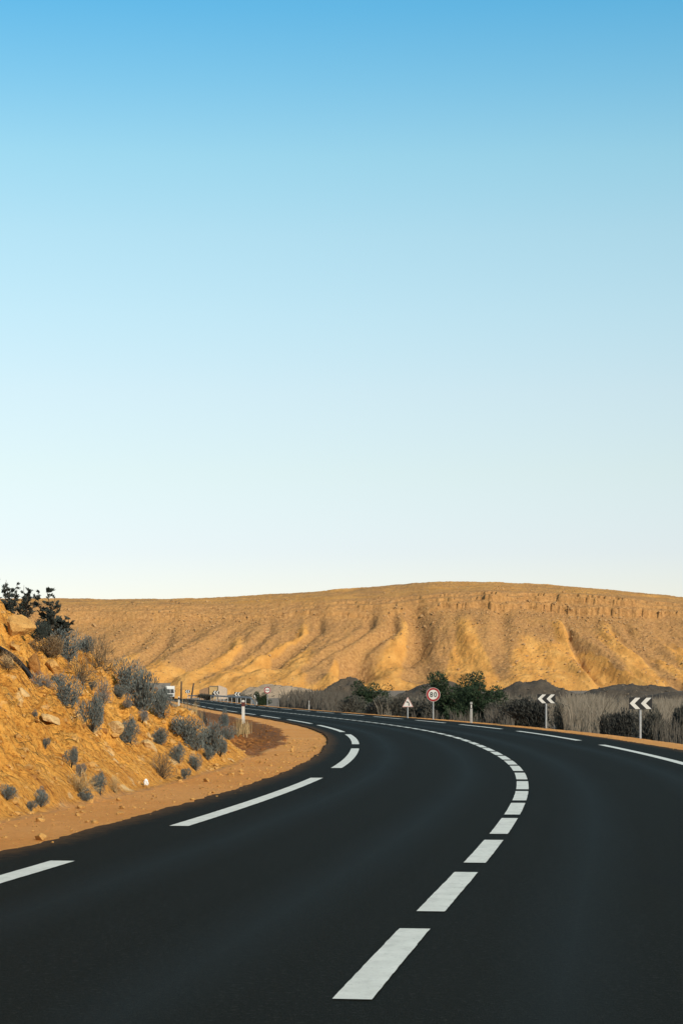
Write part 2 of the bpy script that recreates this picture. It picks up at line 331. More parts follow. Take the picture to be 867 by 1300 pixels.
CAP_Y = [-60, 20, 30, 35, 40, 45, 50, 55, 60, 70, 82, 110]; CAP_Z = [5.0, 4.1, 3.6, 3.25, 3.0, 2.7, 2.15, 1.5, 0.95, 0.40, 0.15, 0.0]
SLO_Y = [-60, 36, 43, 47, 50, 55, 60, 70, 110]; SLO_S = [0.80, 0.78, 0.74, 0.66, 0.56, 0.44, 0.33, 0.15, 0.1]
def ground_z(X, Y, detail=True):
    X = np.asarray(X, float); Y = np.asarray(Y, float)
    off = X - xc(Y); rz = road_z(Y)
    z = rz - 0.05 + 0 * off
    # left bank
    cap = np.interp(Y, CAP_Y, CAP_Z); slp = np.interp(Y, SLO_Y, SLO_S)
    toe = -5.9 + 0.35 * fbm(Y * 0.35, Y * 0 + 2.2, 5, 3)
    a = np.maximum(toe - off, 0)
    capn = cap * (1 + 0.10 * fbm(X * 0.5, Y * 0.35, 21, 3))
    rise = a * slp * (1 + 0.12 * fbm(off * 0.4, Y * 0.3, 22, 3))
    k = 0.22
    bank = -k * np.log(np.exp(-np.clip(rise / k, 0, 60)) + np.exp(-np.clip(capn / k, 0, 60)) + 1e-30)
    bank = np.where(a > 0, np.maximum(bank - 0.0, 0), 0) * sstep(0, 0.35, a)
    z = z + bank
    if detail:
        w = sstep(0.15, 1.2, a) * sstep(100, 60, Y)
        rill = fbm(off * 0.7 + Y * 0.25, Y * 2.4, 31, 4)            # rills running down the cut
        clod = fbm(off * 3.3, Y * 3.3, 41, 4, 0.55)
        ledge = np.abs(fbm(off * 1.1 + 3, Y * 1.0, 51, 4)) 
        fine = fbm(off * 9, Y * 9, 61, 2)
        step_ = (np.abs(((rise * 2.6 + 1.6 * fbm(off * 0.9, Y * 0.8, 55, 3)) % 1.0) - 0.5) - 0.25) * 0.16
        z = z + w * (0.22 * rill + 0.25 * clod - 0.26 * ledge + 0.11 * fine + step_ + 0.07)
        z = z + 0.05 * fbm(off * 4, Y * 3, 75, 4) * sstep(-5.9, -6.6, off) * sstep(46, 56, Y) * sstep(220, 180, Y)
        z = z + 0.018 * fbm(off * 3, Y * 3, 71, 3) * sstep(4.3, 5.0, np.abs(off)) * (1 - w)
    # ditch with red soil on the inside of the bend
    z = z - 0.30 * sstep(48, 58, Y) * sstep(230, 190, Y) * sstep(-5.7, -6.9, off) * sstep(-12, -8, off)
    # right of the verge the ground drops away
    z = z - 0.45 * sstep(6.2, 7.6, off)
    # slow rise to the foot of the mesa, and low undulation away from the road
    z = z + 3.6 * sstep(380, 960, Y) * sstep(7, 60, np.abs(off))
    if detail:
        z = z + 0.35 * fbm(X * 0.04, Y * 0.03, 81, 4) * sstep(9, 40, np.abs(off)) * sstep(60, 130, Y)
    z = np.where(np.abs(off) < 4.25, rz - 0.10, z)
    return z
def zone_at(X, Y):
    off = X - xc(Y)
    r = sstep(-5.3, -6.3, off) * sstep(150, 90, Y) + sstep(150, 90, Y) * sstep(-8, -14, off)
    r = np.clip(r, 0, 1)
    g = sstep(-6.3, -5.3, off) * sstep(7.0, 6.0, off)
    n = 0.9 * fbm(X * 0.5, Y * 0.25, 91, 3)
    b = sstep(-5.35, -6.0, off + n * 0.5) * sstep(-16, -11, off) * sstep(44, 56, Y + 4 * n) * sstep(225, 200, Y)
    return r, g, np.clip(b, 0, 1)
def ray(px, py, dmin=6, dmax=900, lift=0.0):
    """first place where the sight line of a photo pixel meets the ground"""
    d = np.exp(np.linspace(math.log(dmin), math.log(dmax), 6000))
    X = (px - CX) * d / F_PX; Z = CAM_H - (py - YH) * d / F_PX
    hit = np.nonzero(Z <= ground_z(X, d))[0]
    i = hit[0] if len(hit) else None
    if i is None: return None
    return Vector((X[i], d[i], float(ground_z(X[i], d[i]))))
def on_ground(px, d):
    x = (px - CX) * d / F_PX; return Vector((x, d, float(ground_z(x, d))))

# ------------------------------------------------------------------ ground sheet
def steps(*segs):
    out = []
    for a, b, s in segs: out += list(np.arange(a, b - 1e-6, s))
    out.append(segs[-1][1]); return np.array(out)
gy = steps((-300, -20, 14), (-20, 18, 1.0), (18, 75, 0.085), (75, 130, 0.3), (130, 260, 0.9), (260, 640, 4), (640, 1400, 20), (1400, 9000, 400))
go = np.concatenate([steps((-6000, -600, 300), (-600, -60, 30), (-60, -20, 3), (-20, -12, 0.4), (-12, -4.2, 0.062))[:-1],
                     steps((-4.2, 4.2, 1.4), (4.2, 8.0, 0.2), (8, 30, 1.0), (30, 100, 5), (100, 600, 30), (600, 6000, 300))])
OO, YY = np.meshgrid(go, gy); XX = OO + xc(YY)
ZZ = ground_z(XX, YY)
gv = np.stack([XX, YY, ZZ], -1).reshape(-1, 3)
gme = mesh_np('ground', gv, grid_faces(len(gy), len(go)))
za = gme.color_attributes.new('zone', 'FLOAT_COLOR', 'POINT')
zr, zg, zb = zone_at(XX, YY)
za.data.foreach_set('color', np.stack([zr, zg, zb, np.ones_like(zr)], -1).astype(np.float32).ravel())
ground = tag(obj('ground', gme, M_GROUND), kind='structure')

# ------------------------------------------------------------------ road with painted dashes
def ribbon(y0, y1, o0, o1, dz, step=0.5, jag=0.0, thick=0.0):
    n = max(2, int(math.ceil((y1 - y0) / step)) + 1); Y = np.linspace(y0, y1, n)
    s = slope(Y); nn = np.sqrt(1 + s * s); x = xc(Y); z = road_z(Y) + dz
    cols = [o0, o1] if o1 - o0 < 1 else list(np.linspace(o0, o1, 5))
    vs = []
    for o in cols:
        oo = o + (jag * ((fbm(Y * 2.2, Y * 0 + o, 7, 5, 0.65) + 0.6 * fbm(Y * 0.35, Y * 0 + o, 9, 2)) if jag > 0.05 else (0.8 * fbm(Y * 11, Y * 0 + o, 8, 3))) if (jag and o in (o0, o1)) else 0)
        vs.append(np.stack([x + oo / nn, Y - oo * s / nn, z], 1))
    v = np.stack(vs, 1)
    if thick:
        lo = v[:, [0, -1]].copy(); lo[:, :, 2] -= thick
        v = np.concatenate([lo[:, :1], v, lo[:, 1:]], 1)
    return mesh_np('ribbon', v.reshape(-1, 3), grid_faces(n, v.shape[1]), smooth=False)
road = obj('road', ribbon(-120, 840, -4.3, 4.9, 0.0, 0.12, 0.09, 0.12), M_ASPHALT); tag(road, kind='structure')
_ac = road.data.attributes.new('across', 'FLOAT', 'POINT'); _n = len(road.data.vertices) // 7
_ac.data.foreach_set('value', np.tile(np.array([-4.3, *np.linspace(-4.3, 4.9, 5), 4.9], dtype=np.float32), _n))
CDASH = [(9.77, 12.73), (13.75, 16.8), (17.75, 20.54), (21.45, 24.2), (24.93, 27.63), (28.29, 31.03), (31.66, 34.62), (35.39, 38.41), (39.33, 42.23),
         (42.95, 45.6), (46.32, 49.15), (49.87, 52.75), (53.54, 56.6), (57.27, 60.0), (60.6, 63.6), (64.5, 67.6), (68.4, 71.4), (72.3, 75.4)]
y = 76.3
while y < 420: CDASH.append((y, y + 3.0)); y += 3.85
CDASH += [(5.9, 8.85), (2.0, 5.0), (-1.9, 1.1), (-5.7, -2.7)]
for a, b in CDASH:
    obj('lane_dash', ribbon(a, b, -0.092, 0.092, 0.006, 0.06 if a < 30 else 0.5, 0.005), M_PAINT, road)
LDASH = [(-16.5, -1.7), (3.0, 17.5), (22.35, 35.8), (40.8, 56.0), (61, 76.5), (81.5, 100.8), (106, 124), (131, 149.5)]
y = 156
while y < 560: LDASH.append((y, y + 18)); y += 24.5
RDASH = [(-18, -3), (2, 17), (22, 36), (41, 60.3), (66, 83.5), (88.5, 102.5), (108, 120)]
y = 126
while y < 560: RDASH.append((y, y + 15)); y += 21
for a, b in LDASH: obj('edge_line', ribbon(a, b, -3.56, -3.35, 0.006, 0.1 if a < 60 else 0.8, 0.006), M_PAINT, road)
for a, b in RDASH: obj('edge_line', ribbon(a, b, 3.40, 3.61, 0.006, 0.8, 0.008), M_PAINT, road)

# ------------------------------------------------------------------ mesa behind the valley
PX = lambda p, Y=1035.: (np.asarray(p, float) - CX) * Y / F_PX
ZP = lambda y, Y=1035.: CAM_H + (YH - np.asarray(y, float)) * Y / F_PX
CL_X = PX([-1500, -400, 0, 90, 300, 450, 560, 620, 740, 867, 1300, 2400]); CL_Z = ZP([810, 780, 771, 771, 770, 765, 757, 754, 757, 768, 800, 830])
SK_X = PX([-1500, -400, 0, 90, 200, 280, 400, 500, 560, 640, 700, 780, 867, 1300, 2400], 1085); SK_Z = ZP([800, 770, 764, 763, 763, 761, 754, 745, 742, 742, 745, 752, 761, 790, 815], 1085)
_v = lambda y: (880 - y) / 108 * 88
# rubble gullies (-) and sandy spurs (+), shade and light painted into their colour: depth/height, width, upper end, lower end
TONGUES = [(a, w_, float(PX(x0, 1010)), _v(y0), float(PX(x1, 990)), _v(y1)) for a, w_, x0, y0, x1, y1 in (
    (-4.0, 8, 528, 780, 534, 838), (-3.0, 3.6, 500, 792, 440, 828), (-3.0, 4.5, 470, 790, 395, 842), (-2.5, 5, 340, 795, 262, 850), (-2.5, 4, 405, 790, 350, 830),
    (-2.5, 2.2, 722, 812, 752, 862), (-2.5, 6, 640, 790, 628, 850), (-2, 4, 800, 800, 845, 868), (-2.5, 5, 210, 800, 150, 850),
    (2.0, 5, 517, 790, 492, 838), (1.7, 5.5, 590, 808, 605, 856), (1.6, 4, 712, 805, 738, 862), (1.6, 3, 425, 836, 421, 858), (2.2, 3, 385, 800, 330, 822), (2.0, 4, 300, 815, 240, 858), (2.0, 5, 770, 800, 820, 866))]
def seg_mask(X, V, x0, v0, x1, v1, w):
    t = np.clip((V - v0) / (v1 - v0), 0, 1); cx_ = x0 + (x1 - x0) * t
    over = np.maximum(np.maximum(V - v0, v1 - V), 0)
    return np.exp(-(((X - cx_) / (w * (0.6 + 0.7 * t))) ** 2 + (over / 13.0) ** 2) ** 1.1)
def mesa_z(X, V):
    """V = metres behind the foot line"""
    Zc = np.interp(X, CL_X, CL_Z); Zs = np.interp(X, SK_X, SK_Z)
    kk = 0.55 * sstep(60, -10, X) - 0.55 * sstep(55, 110, X)
    u = X + kk * np.clip(88 - V, 0, 120) + 6 * fbm(X * 0.02, V * 0.03, 3, 3)
    t = np.clip(V / 88, 0, 1)
    # spurs and gullies
    r1 = 1 - np.abs(fbm(u * 0.026, V * 0.006, 11, 3)) * 2
    r2 = 1 - np.abs(fbm(u * 0.075 + 9, V * 0.012, 12, 3)) * 2
    w = np.sin(np.pi * np.clip(t, 0, 1)) ** 0.7
    tt = t ** (1.12)
    talus = 1.2 + (Zc - 7.2) * tt + w * (5.0 * (r1 - 0.45) + (1.3 + 1.0 * sstep(0, 60, X)) * (r2 - 0.45) + 0.6 * (0.6 - np.abs(fbm(u * 0.16 + 3, V * 0.06, 24, 3)) * 2))
    # fans of debris at the foot
    talus = talus + 3.2 * np.maximum(fbm(X * 0.05, V * 0.04, 13, 2), 0) * sstep(0, 14, V) * sstep(40, 15, V)
    # named hollow and cones seen low on the slope
    hx, hv = PX(448, 985), 32
    d2 = ((X - hx - 0.25 * (V - hv)) / 9.0) ** 2 + ((V - hv) / 14.0) ** 2
    talus = talus - 8.5 * np.exp(-d2 ** 1.6)
    for hx, hv, hw, hh, ha in ((PX(330, 1000), 42, 10, 22, 4.5), (PX(590, 1000), 40, 9, 22, 4.5), (PX(745, 1000), 30, 7, 20, 4.0), (PX(505, 1005), 50, 6, 18, 4.0)):
        talus = talus - ha * np.exp(-(((X - hx - (0.5 if hx < 50 else -0.5) * (V - hv)) / hw) ** 2 + ((V - hv) / hh) ** 2) ** 1.5)
    for cx_, cv, cr, ch in ((PX(482, 970), 14, 7, 4.5), (PX(455, 970), 9, 4, 2.4), (PX(420, 980), 20, 9, 4), (PX(700, 970), 12, 12, 3), (PX(250, 970), 14, 22, 3.5), (PX(340, 970), 16, 18, 3), (PX(620, 975), 25, 9, 3.5)):
        talus = talus + ch * np.exp(-(((X - cx_) / cr) ** 2 + ((V - cv) / (cr * 1.1)) ** 2))
    for m_, w_, x0_, v0_, x1_, v1_ in TONGUES: talus = talus + m_ * seg_mask(X, V, x0_, v0_, x1_, v1_, w_)
    # cliff band: stepped blocks whose edge wanders
    e1 = 1.9 * fbm(X * 0.22, X * 0 + 1, 14, 4, 0.6) + 2.2 * fbm(X * 0.05, X * 0 + 7, 15, 3)
    blk = _hash(np.floor(X / 4.2 + 5 * vnoise(X * 0.13, X * 0, 5)), 0 * X, 16); blk2 = _hash(np.floor(X / 2.3 + 6 * vnoise(X * 0.21, X * 0, 6)), 0 * X, 26)
    strength = 0.24 + 0.95 * sstep(PX(585), PX(625), X) * sstep(PX(900), PX(760), X) + 0.25 * sstep(PX(380), PX(450), X) * sstep(PX(620), PX(590), X)
    st = np.clip(strength * (0.45 + 1.1 * vnoise(X * 0.09 + 0.05 * V, X * 0 + V * 0.12, 18)), 0.08, 1.1)
    c1 = sstep(84.8, 85.7, V + e1 + 1.4 * (blk2 - 0.5)); c2 = sstep(88.2, 89.0, V + e1 * 0.8 + 2.0 * (blk - 0.5)); c3 = sstep(92, 92.8, V + e1 * 0.6 - 2.0 * (blk2 - 0.5))
    cliff = 7.2 * (st * (0.45 * c1 + 0.33 * c2 + 0.22 * c3) + (1 - st) * sstep(80, 98, V))
    top = (Zs - Zc) * np.clip((V - 92) / 46, 0, 1) ** 0.9 + 0.015 * np.maximum(V - 138, 0) - 0.00025 * np.maximum(V - 138, 0) ** 2
    z = np.where(V < 88, talus, 1.2 + (Zc - 7.2) + 0 * X) + cliff + top
    z = z + w * 0.55 * fbm(X * 0.30, V * 0.22, 17, 4, 0.6) + (0.25 + 0.25 * w) * fbm(X * 0.9, V * 0.8, 19, 3, 0.6) * sstep(260, 180, V) + 0.9 * fbm(X * 0.05, V * 0.09, 20, 4, 0.6) * sstep(96, 106, V)
    return z
def mesa_foot(X): return 948 + 10 * fbm(np.asarray(X) * 0.018, np.asarray(X) * 0 + 3, 23, 3)
mx = steps((-1400, -260, 12), (-260, -185, 2.0), (-185, 185, 0.52), (185, 260, 2.0), (260, 1400, 12))
mv = steps((-25, 0, 2.5), (0, 82, 0.55), (82, 97, 0.24), (97, 145, 0.9), (145, 300, 4), (300, 900, 40))
MX, MV = np.meshgrid(mx, mv); MZ = mesa_z(MX, MV)
MZ = np.where(MV < 0, 1.2 + MV * 0.25, MZ) * 1.0
mz = np.stack([MX, MV + mesa_foot(MX), MZ], -1).reshape(-1, 3)
mesa = tag(obj('mesa_hill', mesh_np('mesa_hill', mz, grid_faces(len(mv), len(mx)))), kind='structure'); mesa.data.materials.append(M_MESA)
_kk = 0.55 * sstep(60, -10, MX) - 0.55 * sstep(55, 110, MX)
_u = MX + _kk * np.clip(88 - MV, 0, 120) + 3 * fbm(MX * 0.08, MV * 0.08, 66, 3)
_gully_shade = np.zeros_like(MX)
for m_, w_, x0_, v0_, x1_, v1_ in TONGUES: _gully_shade = np.maximum(_gully_shade, seg_mask(MX + 2.5 * fbm(MX * 0.12, MV * 0.12, 67, 3), MV, x0_, v0_, x1_, v1_, w_) * (m_ < 0))
_spur_light = np.zeros_like(MX)
for m_, w_, x0_, v0_, x1_, v1_ in TONGUES: _spur_light = np.maximum(_spur_light, seg_mask(MX + 2.0 * fbm(MX * 0.12, MV * 0.12, 68, 3), MV, x0_, v0_, x1_, v1_, w_ * 1.3) * (m_ > 0))
bnd = 42 + 55 * fbm(_u * 0.05, MV * 0.008, 61, 3) + 7 * fbm(MX * 0.15, MV * 0.15, 62, 3)
scr_shade = np.clip(sstep(-9, 11, MV - bnd) * (0.75 + 0.25 * sstep(0.2, -0.4, fbm(MX * 0.03, MV * 0.05, 65, 3))) + _gully_shade - 1.1 * _spur_light, 0, 1)  # rubble cover, plus painted gully shade and lighter spurs
scr_shade = scr_shade * (1 - sstep(92, 100, MV) * (0.45 + 0.5 * fbm(MX * 0.06, MV * 0.2, 69, 4)))
_at = mesa.data.color_attributes.new('scree_shade', 'FLOAT_COLOR', 'POINT')
_sd = np.clip(1 - scr_shade, 0, 1)
_at.data.foreach_set('color', np.stack([scr_shade, _sd, scr_shade, np.ones_like(scr_shade)], -1).astype(np.float32).ravel())

def rock_template(seed, flat=1.0, sub=1):
    r = random.Random(seed); bm = bmesh.new(); bmesh.ops.create_icosphere(bm, subdivisions=sub, radius=1)
    ax = [Vector((r.uniform(-1, 1), r.uniform(-1, 1), r.uniform(-1, 1))).normalized() for _ in range(7)]
    cut = [r.uniform(0.38, 0.72) for _ in ax]
    for v in bm.verts:
        for a, c in zip(ax, cut):
            d = v.co.dot(a)
            if d > c: v.co -= a * (d - c) * 0.97
        v.co *= 1 + r.uniform(-0.06, 0.06); v.co.z *= flat
    V = np.array([v.co[:] for v in bm.verts]); Fc = np.array([[v.index for v in f.verts] for f in bm.faces]); bm.free()
    return V, Fc
def scatter_rocks(name, pts, sizes, mat, parent, seed):
    rng = np.random.default_rng(seed); T = [rock_template(seed + i, 0.75) for i in range(6)]
    vs, fs, b = [], [], 0
    for p, s in zip(pts, sizes):
        V, Fc = T[rng.integers(6)]; a = rng.uniform(0, 6.28); c, sn = math.cos(a), math.sin(a)
        q = V * (s * rng.uniform(0.7, 1.3, 3)); q = np.stack([q[:, 0] * c - q[:, 1] * sn, q[:, 0] * sn + q[:, 1] * c, q[:, 2]], 1) + p
        vs.append(q); fs.append(Fc + b); b += len(V)
    return obj(name, mesh_np(name, np.concatenate(vs), np.concatenate(fs), smooth=False), mat, parent)
rng = np.random.default_rng(4)
n = 20000
rx = rng.uniform(-190, 190, n); rv = np.where(rng.random(n) < 0.55, 88 - np.abs(rng.normal(0, 18, n)), rng.uniform(3, 112, n))
dens = fbm(rx * 0.03, rv * 0.03, 77, 3); keep = dens + rng.uniform(-0.3, 0.5, n) > 0.0; rx, rv = rx[keep], np.clip(rv, 2, 138)[keep]
rsz = np.clip(0.15 * rng.pareto(2.3, len(rx)) + 0.18, 0, 1.0)
rp = np.stack([rx, rv + mesa_foot(rx), mesa_z(rx, rv) + rsz * 0.2], 1)
tag(scatter_rocks('fallen_rocks', rp, rsz, material('fallen_rock', m_rock((0.24, 0.135, 0.06), (0.46, 0.28, 0.13))), mesa, 100), kind='stuff')

M_HEAP_STONE = material('heap_stone', m_rock((0.07, 0.056, 0.042), (0.17, 0.135, 0.10)))
# grey heaps of gravel between road and mesa
def heap(px0, px1, top_y, d, label, seed, depth=0.8):
    c = on_ground((px0 + px1) / 2, d); w = (px1 - px0) * d / F_PX / 2; h = CAM_H + (YH - top_y) * d / F_PX - c.z
    n_, m_ = 101, 61
    u, v = np.meshgrid(np.linspace(-1.1, 1.1, n_), np.linspace(-1.1, 1.1, m_))
    warp = 0.22 * fbm(u * 1.4 + seed, v * 1.4, seed, 3)
    rr = np.sqrt((u + warp) ** 2 + (v + warp * 0.5) ** 2)
    z = h * (0.5 + 0.5 * np.cos(np.pi * np.clip(rr, 0, 1))) ** 0.8 * (1 + 0.45 * fbm(u * 2 + 3, v * 2 + seed, seed + 2, 3)) + 0.16 * h * fbm(u * 5, v * 5, seed + 4, 5, 0.6) * (rr < 1)
    z = z - 0.4 * (rr >= 0.98)
    P_ = np.stack([u * w, v * w * depth, z], -1).reshape(-1, 3)
    o = obj('gravel_heap', mesh_np('gravel_heap', P_, grid_faces(m_, n_)), M_HEAP, loc=(c.x, c.y, c.z))
    g = np.random.default_rng(seed); k = g.choice(np.nonzero((rr.ravel() < 0.97) & (v.ravel() < 0.3))[0], 420)
    tag(scatter_rocks('heap_stones', P_[k] + np.array([0, 0, 0.02]), np.clip(0.06 * (1 + g.pareto(2.0, 420)), 0, 0.38), M_HEAP_STONE, o, seed + 900), kind='stuff')
    return tag(o, label, 'gravel heap', 'gravel heaps at the foot of the hill')
heap(372, 500, 866, 420, 'grey gravel heap behind the reed bed and small green tree', 3)
heap(450, 660, 868, 360, 'grey gravel heap behind the speed limit sign and large green tree', 5)
heap(580, 800, 864, 330, 'tall dark grey gravel heap behind the farther of the two right chevron signs', 8)
heap(670, 900, 870, 345, 'brownish gravel heap between the two right chevron signs', 11)
heap(730, 990, 877, 300, 'low wide grey gravel heap behind the nearest chevron sign', 14)
M_HEAP_PALE = material('pale_gravel', m_rock((0.20, 0.155, 0.115), (0.32, 0.25, 0.18)))
_h = heap(290, 415, 868, 660, 'low flat pale gravel bank beyond the round no overtaking sign', 17, 0.35); _h.data.materials[0] = M_HEAP_PALE

# ------------------------------------------------------------------ rocks on the bank
_rockmesh = {}
def rock(name, px, py, wpx, hpx, mat, label, seed, group=None, sub=3, d=None):
    p = on_ground(px, d) if d else ray(px, py)
    w = wpx * p.y / F_PX / 2; h = hpx * p.y / F_PX / 2
    V, Fc = rock_template(seed, 1.0, sub)
    V = V + 0.05 * np.stack([fbm(V[:, 0] * 3 + k, V[:, 1] * 3 + V[:, 2] * 2, seed + k, 3) for k in range(3)], 1)
    V = V * np.array([w, w * 0.9, h])
    o = obj(name, mesh_np(name, V, Fc, smooth=False), mat, loc=(p.x, p.y + w * 0.3, p.z + h * (0.5 if hpx > 18 else 0.2)), rot=(0.15, 0.5 if hpx <= 18 else 0.1, 0.4 * math.sin(seed)))
    return tag(o, label, 'rock', group)

# ------------------------------------------------------------------ vegetation meshes
def quads_mesh(name, centers, dirs, lens, wids, rng_):
    """one slim leaf (two triangles as a kite) per centre"""
    c = np.asarray(centers); d = np.asarray(dirs); d = d / np.linalg.norm(d, axis=1, keepdims=True)
    r = rng_.normal(size=c.shape); s = np.cross(d, r); s /= np.linalg.norm(s, axis=1, keepdims=True) + 1e-9
    L = np.asarray(lens)[:, None]; Wd = np.asarray(wids)[:, None]
    v = np.stack([c - d * L * 0.5, c + s * Wd * 0.5, c + d * L * 0.5, c - s * Wd * 0.5], 1).reshape(-1, 3)
    f = np.arange(len(c) * 4).reshape(-1, 4)
    return mesh_np(name, v, f, smooth=False)
def shrub_meshes(seed, n=1100, r=0.5, h=0.8, leaf=0.05, wid=0.014, lobes=5, spread=1.0):
    g = np.random.default_rng(seed); lob = []
    for i in range(lobes):
        a = g.uniform(0, 6.28); q = g.uniform(0.1, 0.55) * r
        lob.append((math.cos(a) * q * 1.25, math.sin(a) * q * 1.25, h * g.uniform(0.25, 0.66), g.uniform(0.28, 0.60) * r, h * g.uniform(0.22, 0.40)))
    C, D = [], []
    for i in range(n):
        lx, ly, lz, lr, lh = lob[g.integers(lobes)]
        dv = g.normal(size=3); dv /= np.linalg.norm(dv); rad = g.uniform(0.35, 1.0) ** 0.5 * g.uniform(0.85, 1.18)
        p = np.array([lx + dv[0] * lr * rad, ly + dv[1] * lr * rad, max(0.02 * h, lz + dv[2] * lh * rad)])
        C.append(p); D.append(p * np.array([1, 1, 0.9]) + np.array([0, 0, 0.3 * h]) + g.normal(size=3) * 0.3 * r * spread)
    C = np.array(C); fol = quads_mesh('foliage', C, np.array(D), g.uniform(0.6, 1.5, n) * leaf, g.uniform(0.7, 1.3, n) * wid, g)
    mb = MB()
    for i in range(12):
        lx, ly, lz, lr, lh = lob[i % lobes]; dv = g.normal(size=3); dv /= np.linalg.norm(dv)
        e = (lx + dv[0] * lr * 0.8, ly + dv[1] * lr * 0.8, max(0.1 * h, lz + dv[2] * lh * 0.8))
        mb.tube([(0, 0, -0.05), (e[0] * 0.4, e[1] * 0.4, e[2] * 0.55), e], [0.02 * r * 2, 0.012 * r * 2, 0.004 * r * 2], 5)
    return fol, mb.mesh('stems', True)
SHR = [shrub_meshes(200 + i, 2600, 0.5, 0.85, 0.062, 0.017, 8) for i in range(5)]
LOW = [shrub_meshes(230 + i, 1500, 0.5, 0.6, 0.07, 0.018, 5, 1.6) for i in range(3)]
def dry_meshes(seed):       # tangle of bare twigs
    g = np.random.default_rng(seed); n = 520; C, D, L = [], [], []
    a = g.uniform(0, 6.28, n); el = g.uniform(0.15, 1.45, n); rad = g.uniform(0.15, 0.55, n)
    dv = np.stack([np.cos(a) * np.cos(el), np.sin(a) * np.cos(el), np.sin(el)], 1)
    c = dv * rad[:, None] + g.normal(size=(n, 3)) * 0.04; c[:, 2] = np.maximum(c[:, 2] * 1.2, 0.02)
    fol = quads_mesh('twigs', c, dv + g.normal(size=(n, 3)) * 0.45, g.uniform(0.12, 0.4, n), g.uniform(0.008, 0.016, n), g)
    mb = MB()
    for i in range(10):
        k = g.integers(n); e = c[k]; mb.tube([(0, 0, -0.05), tuple(e * 0.5 + np.array([0, 0, 0.05])), tuple(e)], [0.016, 0.01, 0.003], 5)
    return fol, mb.mesh('stems', True)
DRY = [dry_meshes(260 + i) for i in range(3)]
def place_plant(name, kind, p, w, h, label, cat, group, mat, k=0, parts=('foliage', 'stems'), stem_mat=None, rz=None):
    fol, st = kind[k % len(kind)]
    t = empty(name, p, (k * 1.7) if rz is None else rz); bb = np.empty(len(fol.vertices) * 3, dtype=np.float32); fol.vertices.foreach_get('co', bb)
    bb = bb.reshape(-1, 3); hx = np.percentile(np.abs(bb[:, :2]), 98) * 2; hz = np.percentile(bb[:, 2], 99)
    t.scale = (w / hx, w / hx, h / hz)
    for nm, me, m in ((parts[0], fol, mat), (parts[1], st, stem_mat or M_BARK)):
        o = bpy.data.objects.new(nm, me); COL.objects.link(o); o.parent = t
        if not me.materials: me.materials.append(m)
        o.material_slots[0].link = 'OBJECT'; o.material_slots[0].material = m
    return tag(t, label, cat, group)
def bank_shrub(px, top, base, wpx, label, mat=None, kind=None, name='grey_shrub', k=0, d=None, sink=0.06):
    p = on_ground(px, d) if d else ray(px, base - 2)
    if p is None or p.y > 62 and px < 225: p = on_ground(px, 47 if px < 140 else 52)
    sc = p.y / F_PX; w = wpx * sc * 1.1; h = max(base - top, 4) * sc * 1.08
    if not d: p = Vector((p.x, p.y + 0.25 * w, float(ground_z(p.x, p.y + 0.25 * w))))
    p.z -= sink * h
    kn = kind or SHR
    return place_plant(name, kn, p, w, h * 1.12, label, 'shrub', 'shrubs on the left bank', mat or M_SHRUB, k,
                       ('twigs', 'stems') if kn is DRY else ('foliage', 'stems'))
B = bank_shrub
B(86, 803, 838, 36, 'largest round grey shrub on the bank crest below the upright bushes', k=0)
B(109, 807, 829, 25, 'round grey shrub at the right end of the bank crest', k=1)
B(57, 808, 834, 42, 'brownish grey shrub on the crest between upright bushes and round shrubs', M_DRY, SHR, 'dry_shrub', 2)
B(53, 790, 813, 26, 'dark grey shrub behind the pointed boulder on the crest', M_UPRIGHT, SHR, k=3)
B(101, 834, 866, 44, 'dry brown twiggy shrub just below the round crest shrubs', M_DRY, DRY, 'dry_shrub', 0)
B(126, 805, 850, 40, 'thin bare twiggy shrub leaning out beyond the right crest shrub', M_DRY, DRY, 'dry_shrub', 1)
B(75, 854, 871, 18, 'small dark shrub right of the pale boulder', k=4)
B(48, 853, 872, 24, 'pale dry tuft below the brown boulder', M_SHRUB_PALE, DRY, 'dry_shrub', 2)
B(58, 858, 874, 20, 'pale dry tuft beside the small dark shrub under the boulders', M_SHRUB_PALE, DRY, 'dry_shrub', 0)
B(8, 845, 866, 34, 'dry grey brush below the black pipe at the left edge', M_DRY, DRY, 'dry_shrub', 1)
B(88, 867, 903, 34, 'grey shrub high on the slope, upper of a diagonal pair', k=0)
B(115, 888, 931, 31, 'grey shrub in mid slope, lower of a diagonal pair', k=2)
B(116, 867, 877, 12, 'tiny grey tuft below the dry brown shrub', kind=LOW, k=0)
B(131, 868, 895, 22, 'thin pale tuft right of the upper slope shrub', M_SHRUB_PALE, DRY, 'dry_shrub', 2)
B(165, 916, 946, 28, 'grey shrub in mid slope right of the pale slab', k=3)
B(203, 929, 947, 22, 'small round grey shrub low on the right part of the slope', k=1)
B(153, 876, 891, 16, 'small round grey shrub left of the dense dark shrubs', k=4)
B(162, 890, 902, 13, 'small pale shrub below the dense dark shrubs', M_SHRUB_PALE, LOW, k=1)
B(165, 849, 884, 34, 'dense dark shrub on the skyline of the bank, topmost of its clump', k=0)
B(180, 860, 904, 40, 'dense dark shrub in the middle of the clump beside the truck', k=1)
B(196, 878, 905, 28, 'dark shrub at the right side of the clump in front of the truck', k=2)
B(207, 888, 920, 28, 'lowest dark shrub of the clump on the bank edge', k=3)
B(181, 916, 929, 14, 'small pale shrub under the dark clump', M_SHRUB_PALE, LOW, k=2)
B(90, 956, 978, 17, 'small grey shrub alone in the middle of the lower slope', k=2)
B(101, 974, 988, 14, 'pale tuft just below the lone lower slope shrub', M_SHRUB_PALE, LOW, k=0)
B(127, 987, 1011, 20, 'rounded grey shrub standing at the foot of the slope left of the litter', k=3)
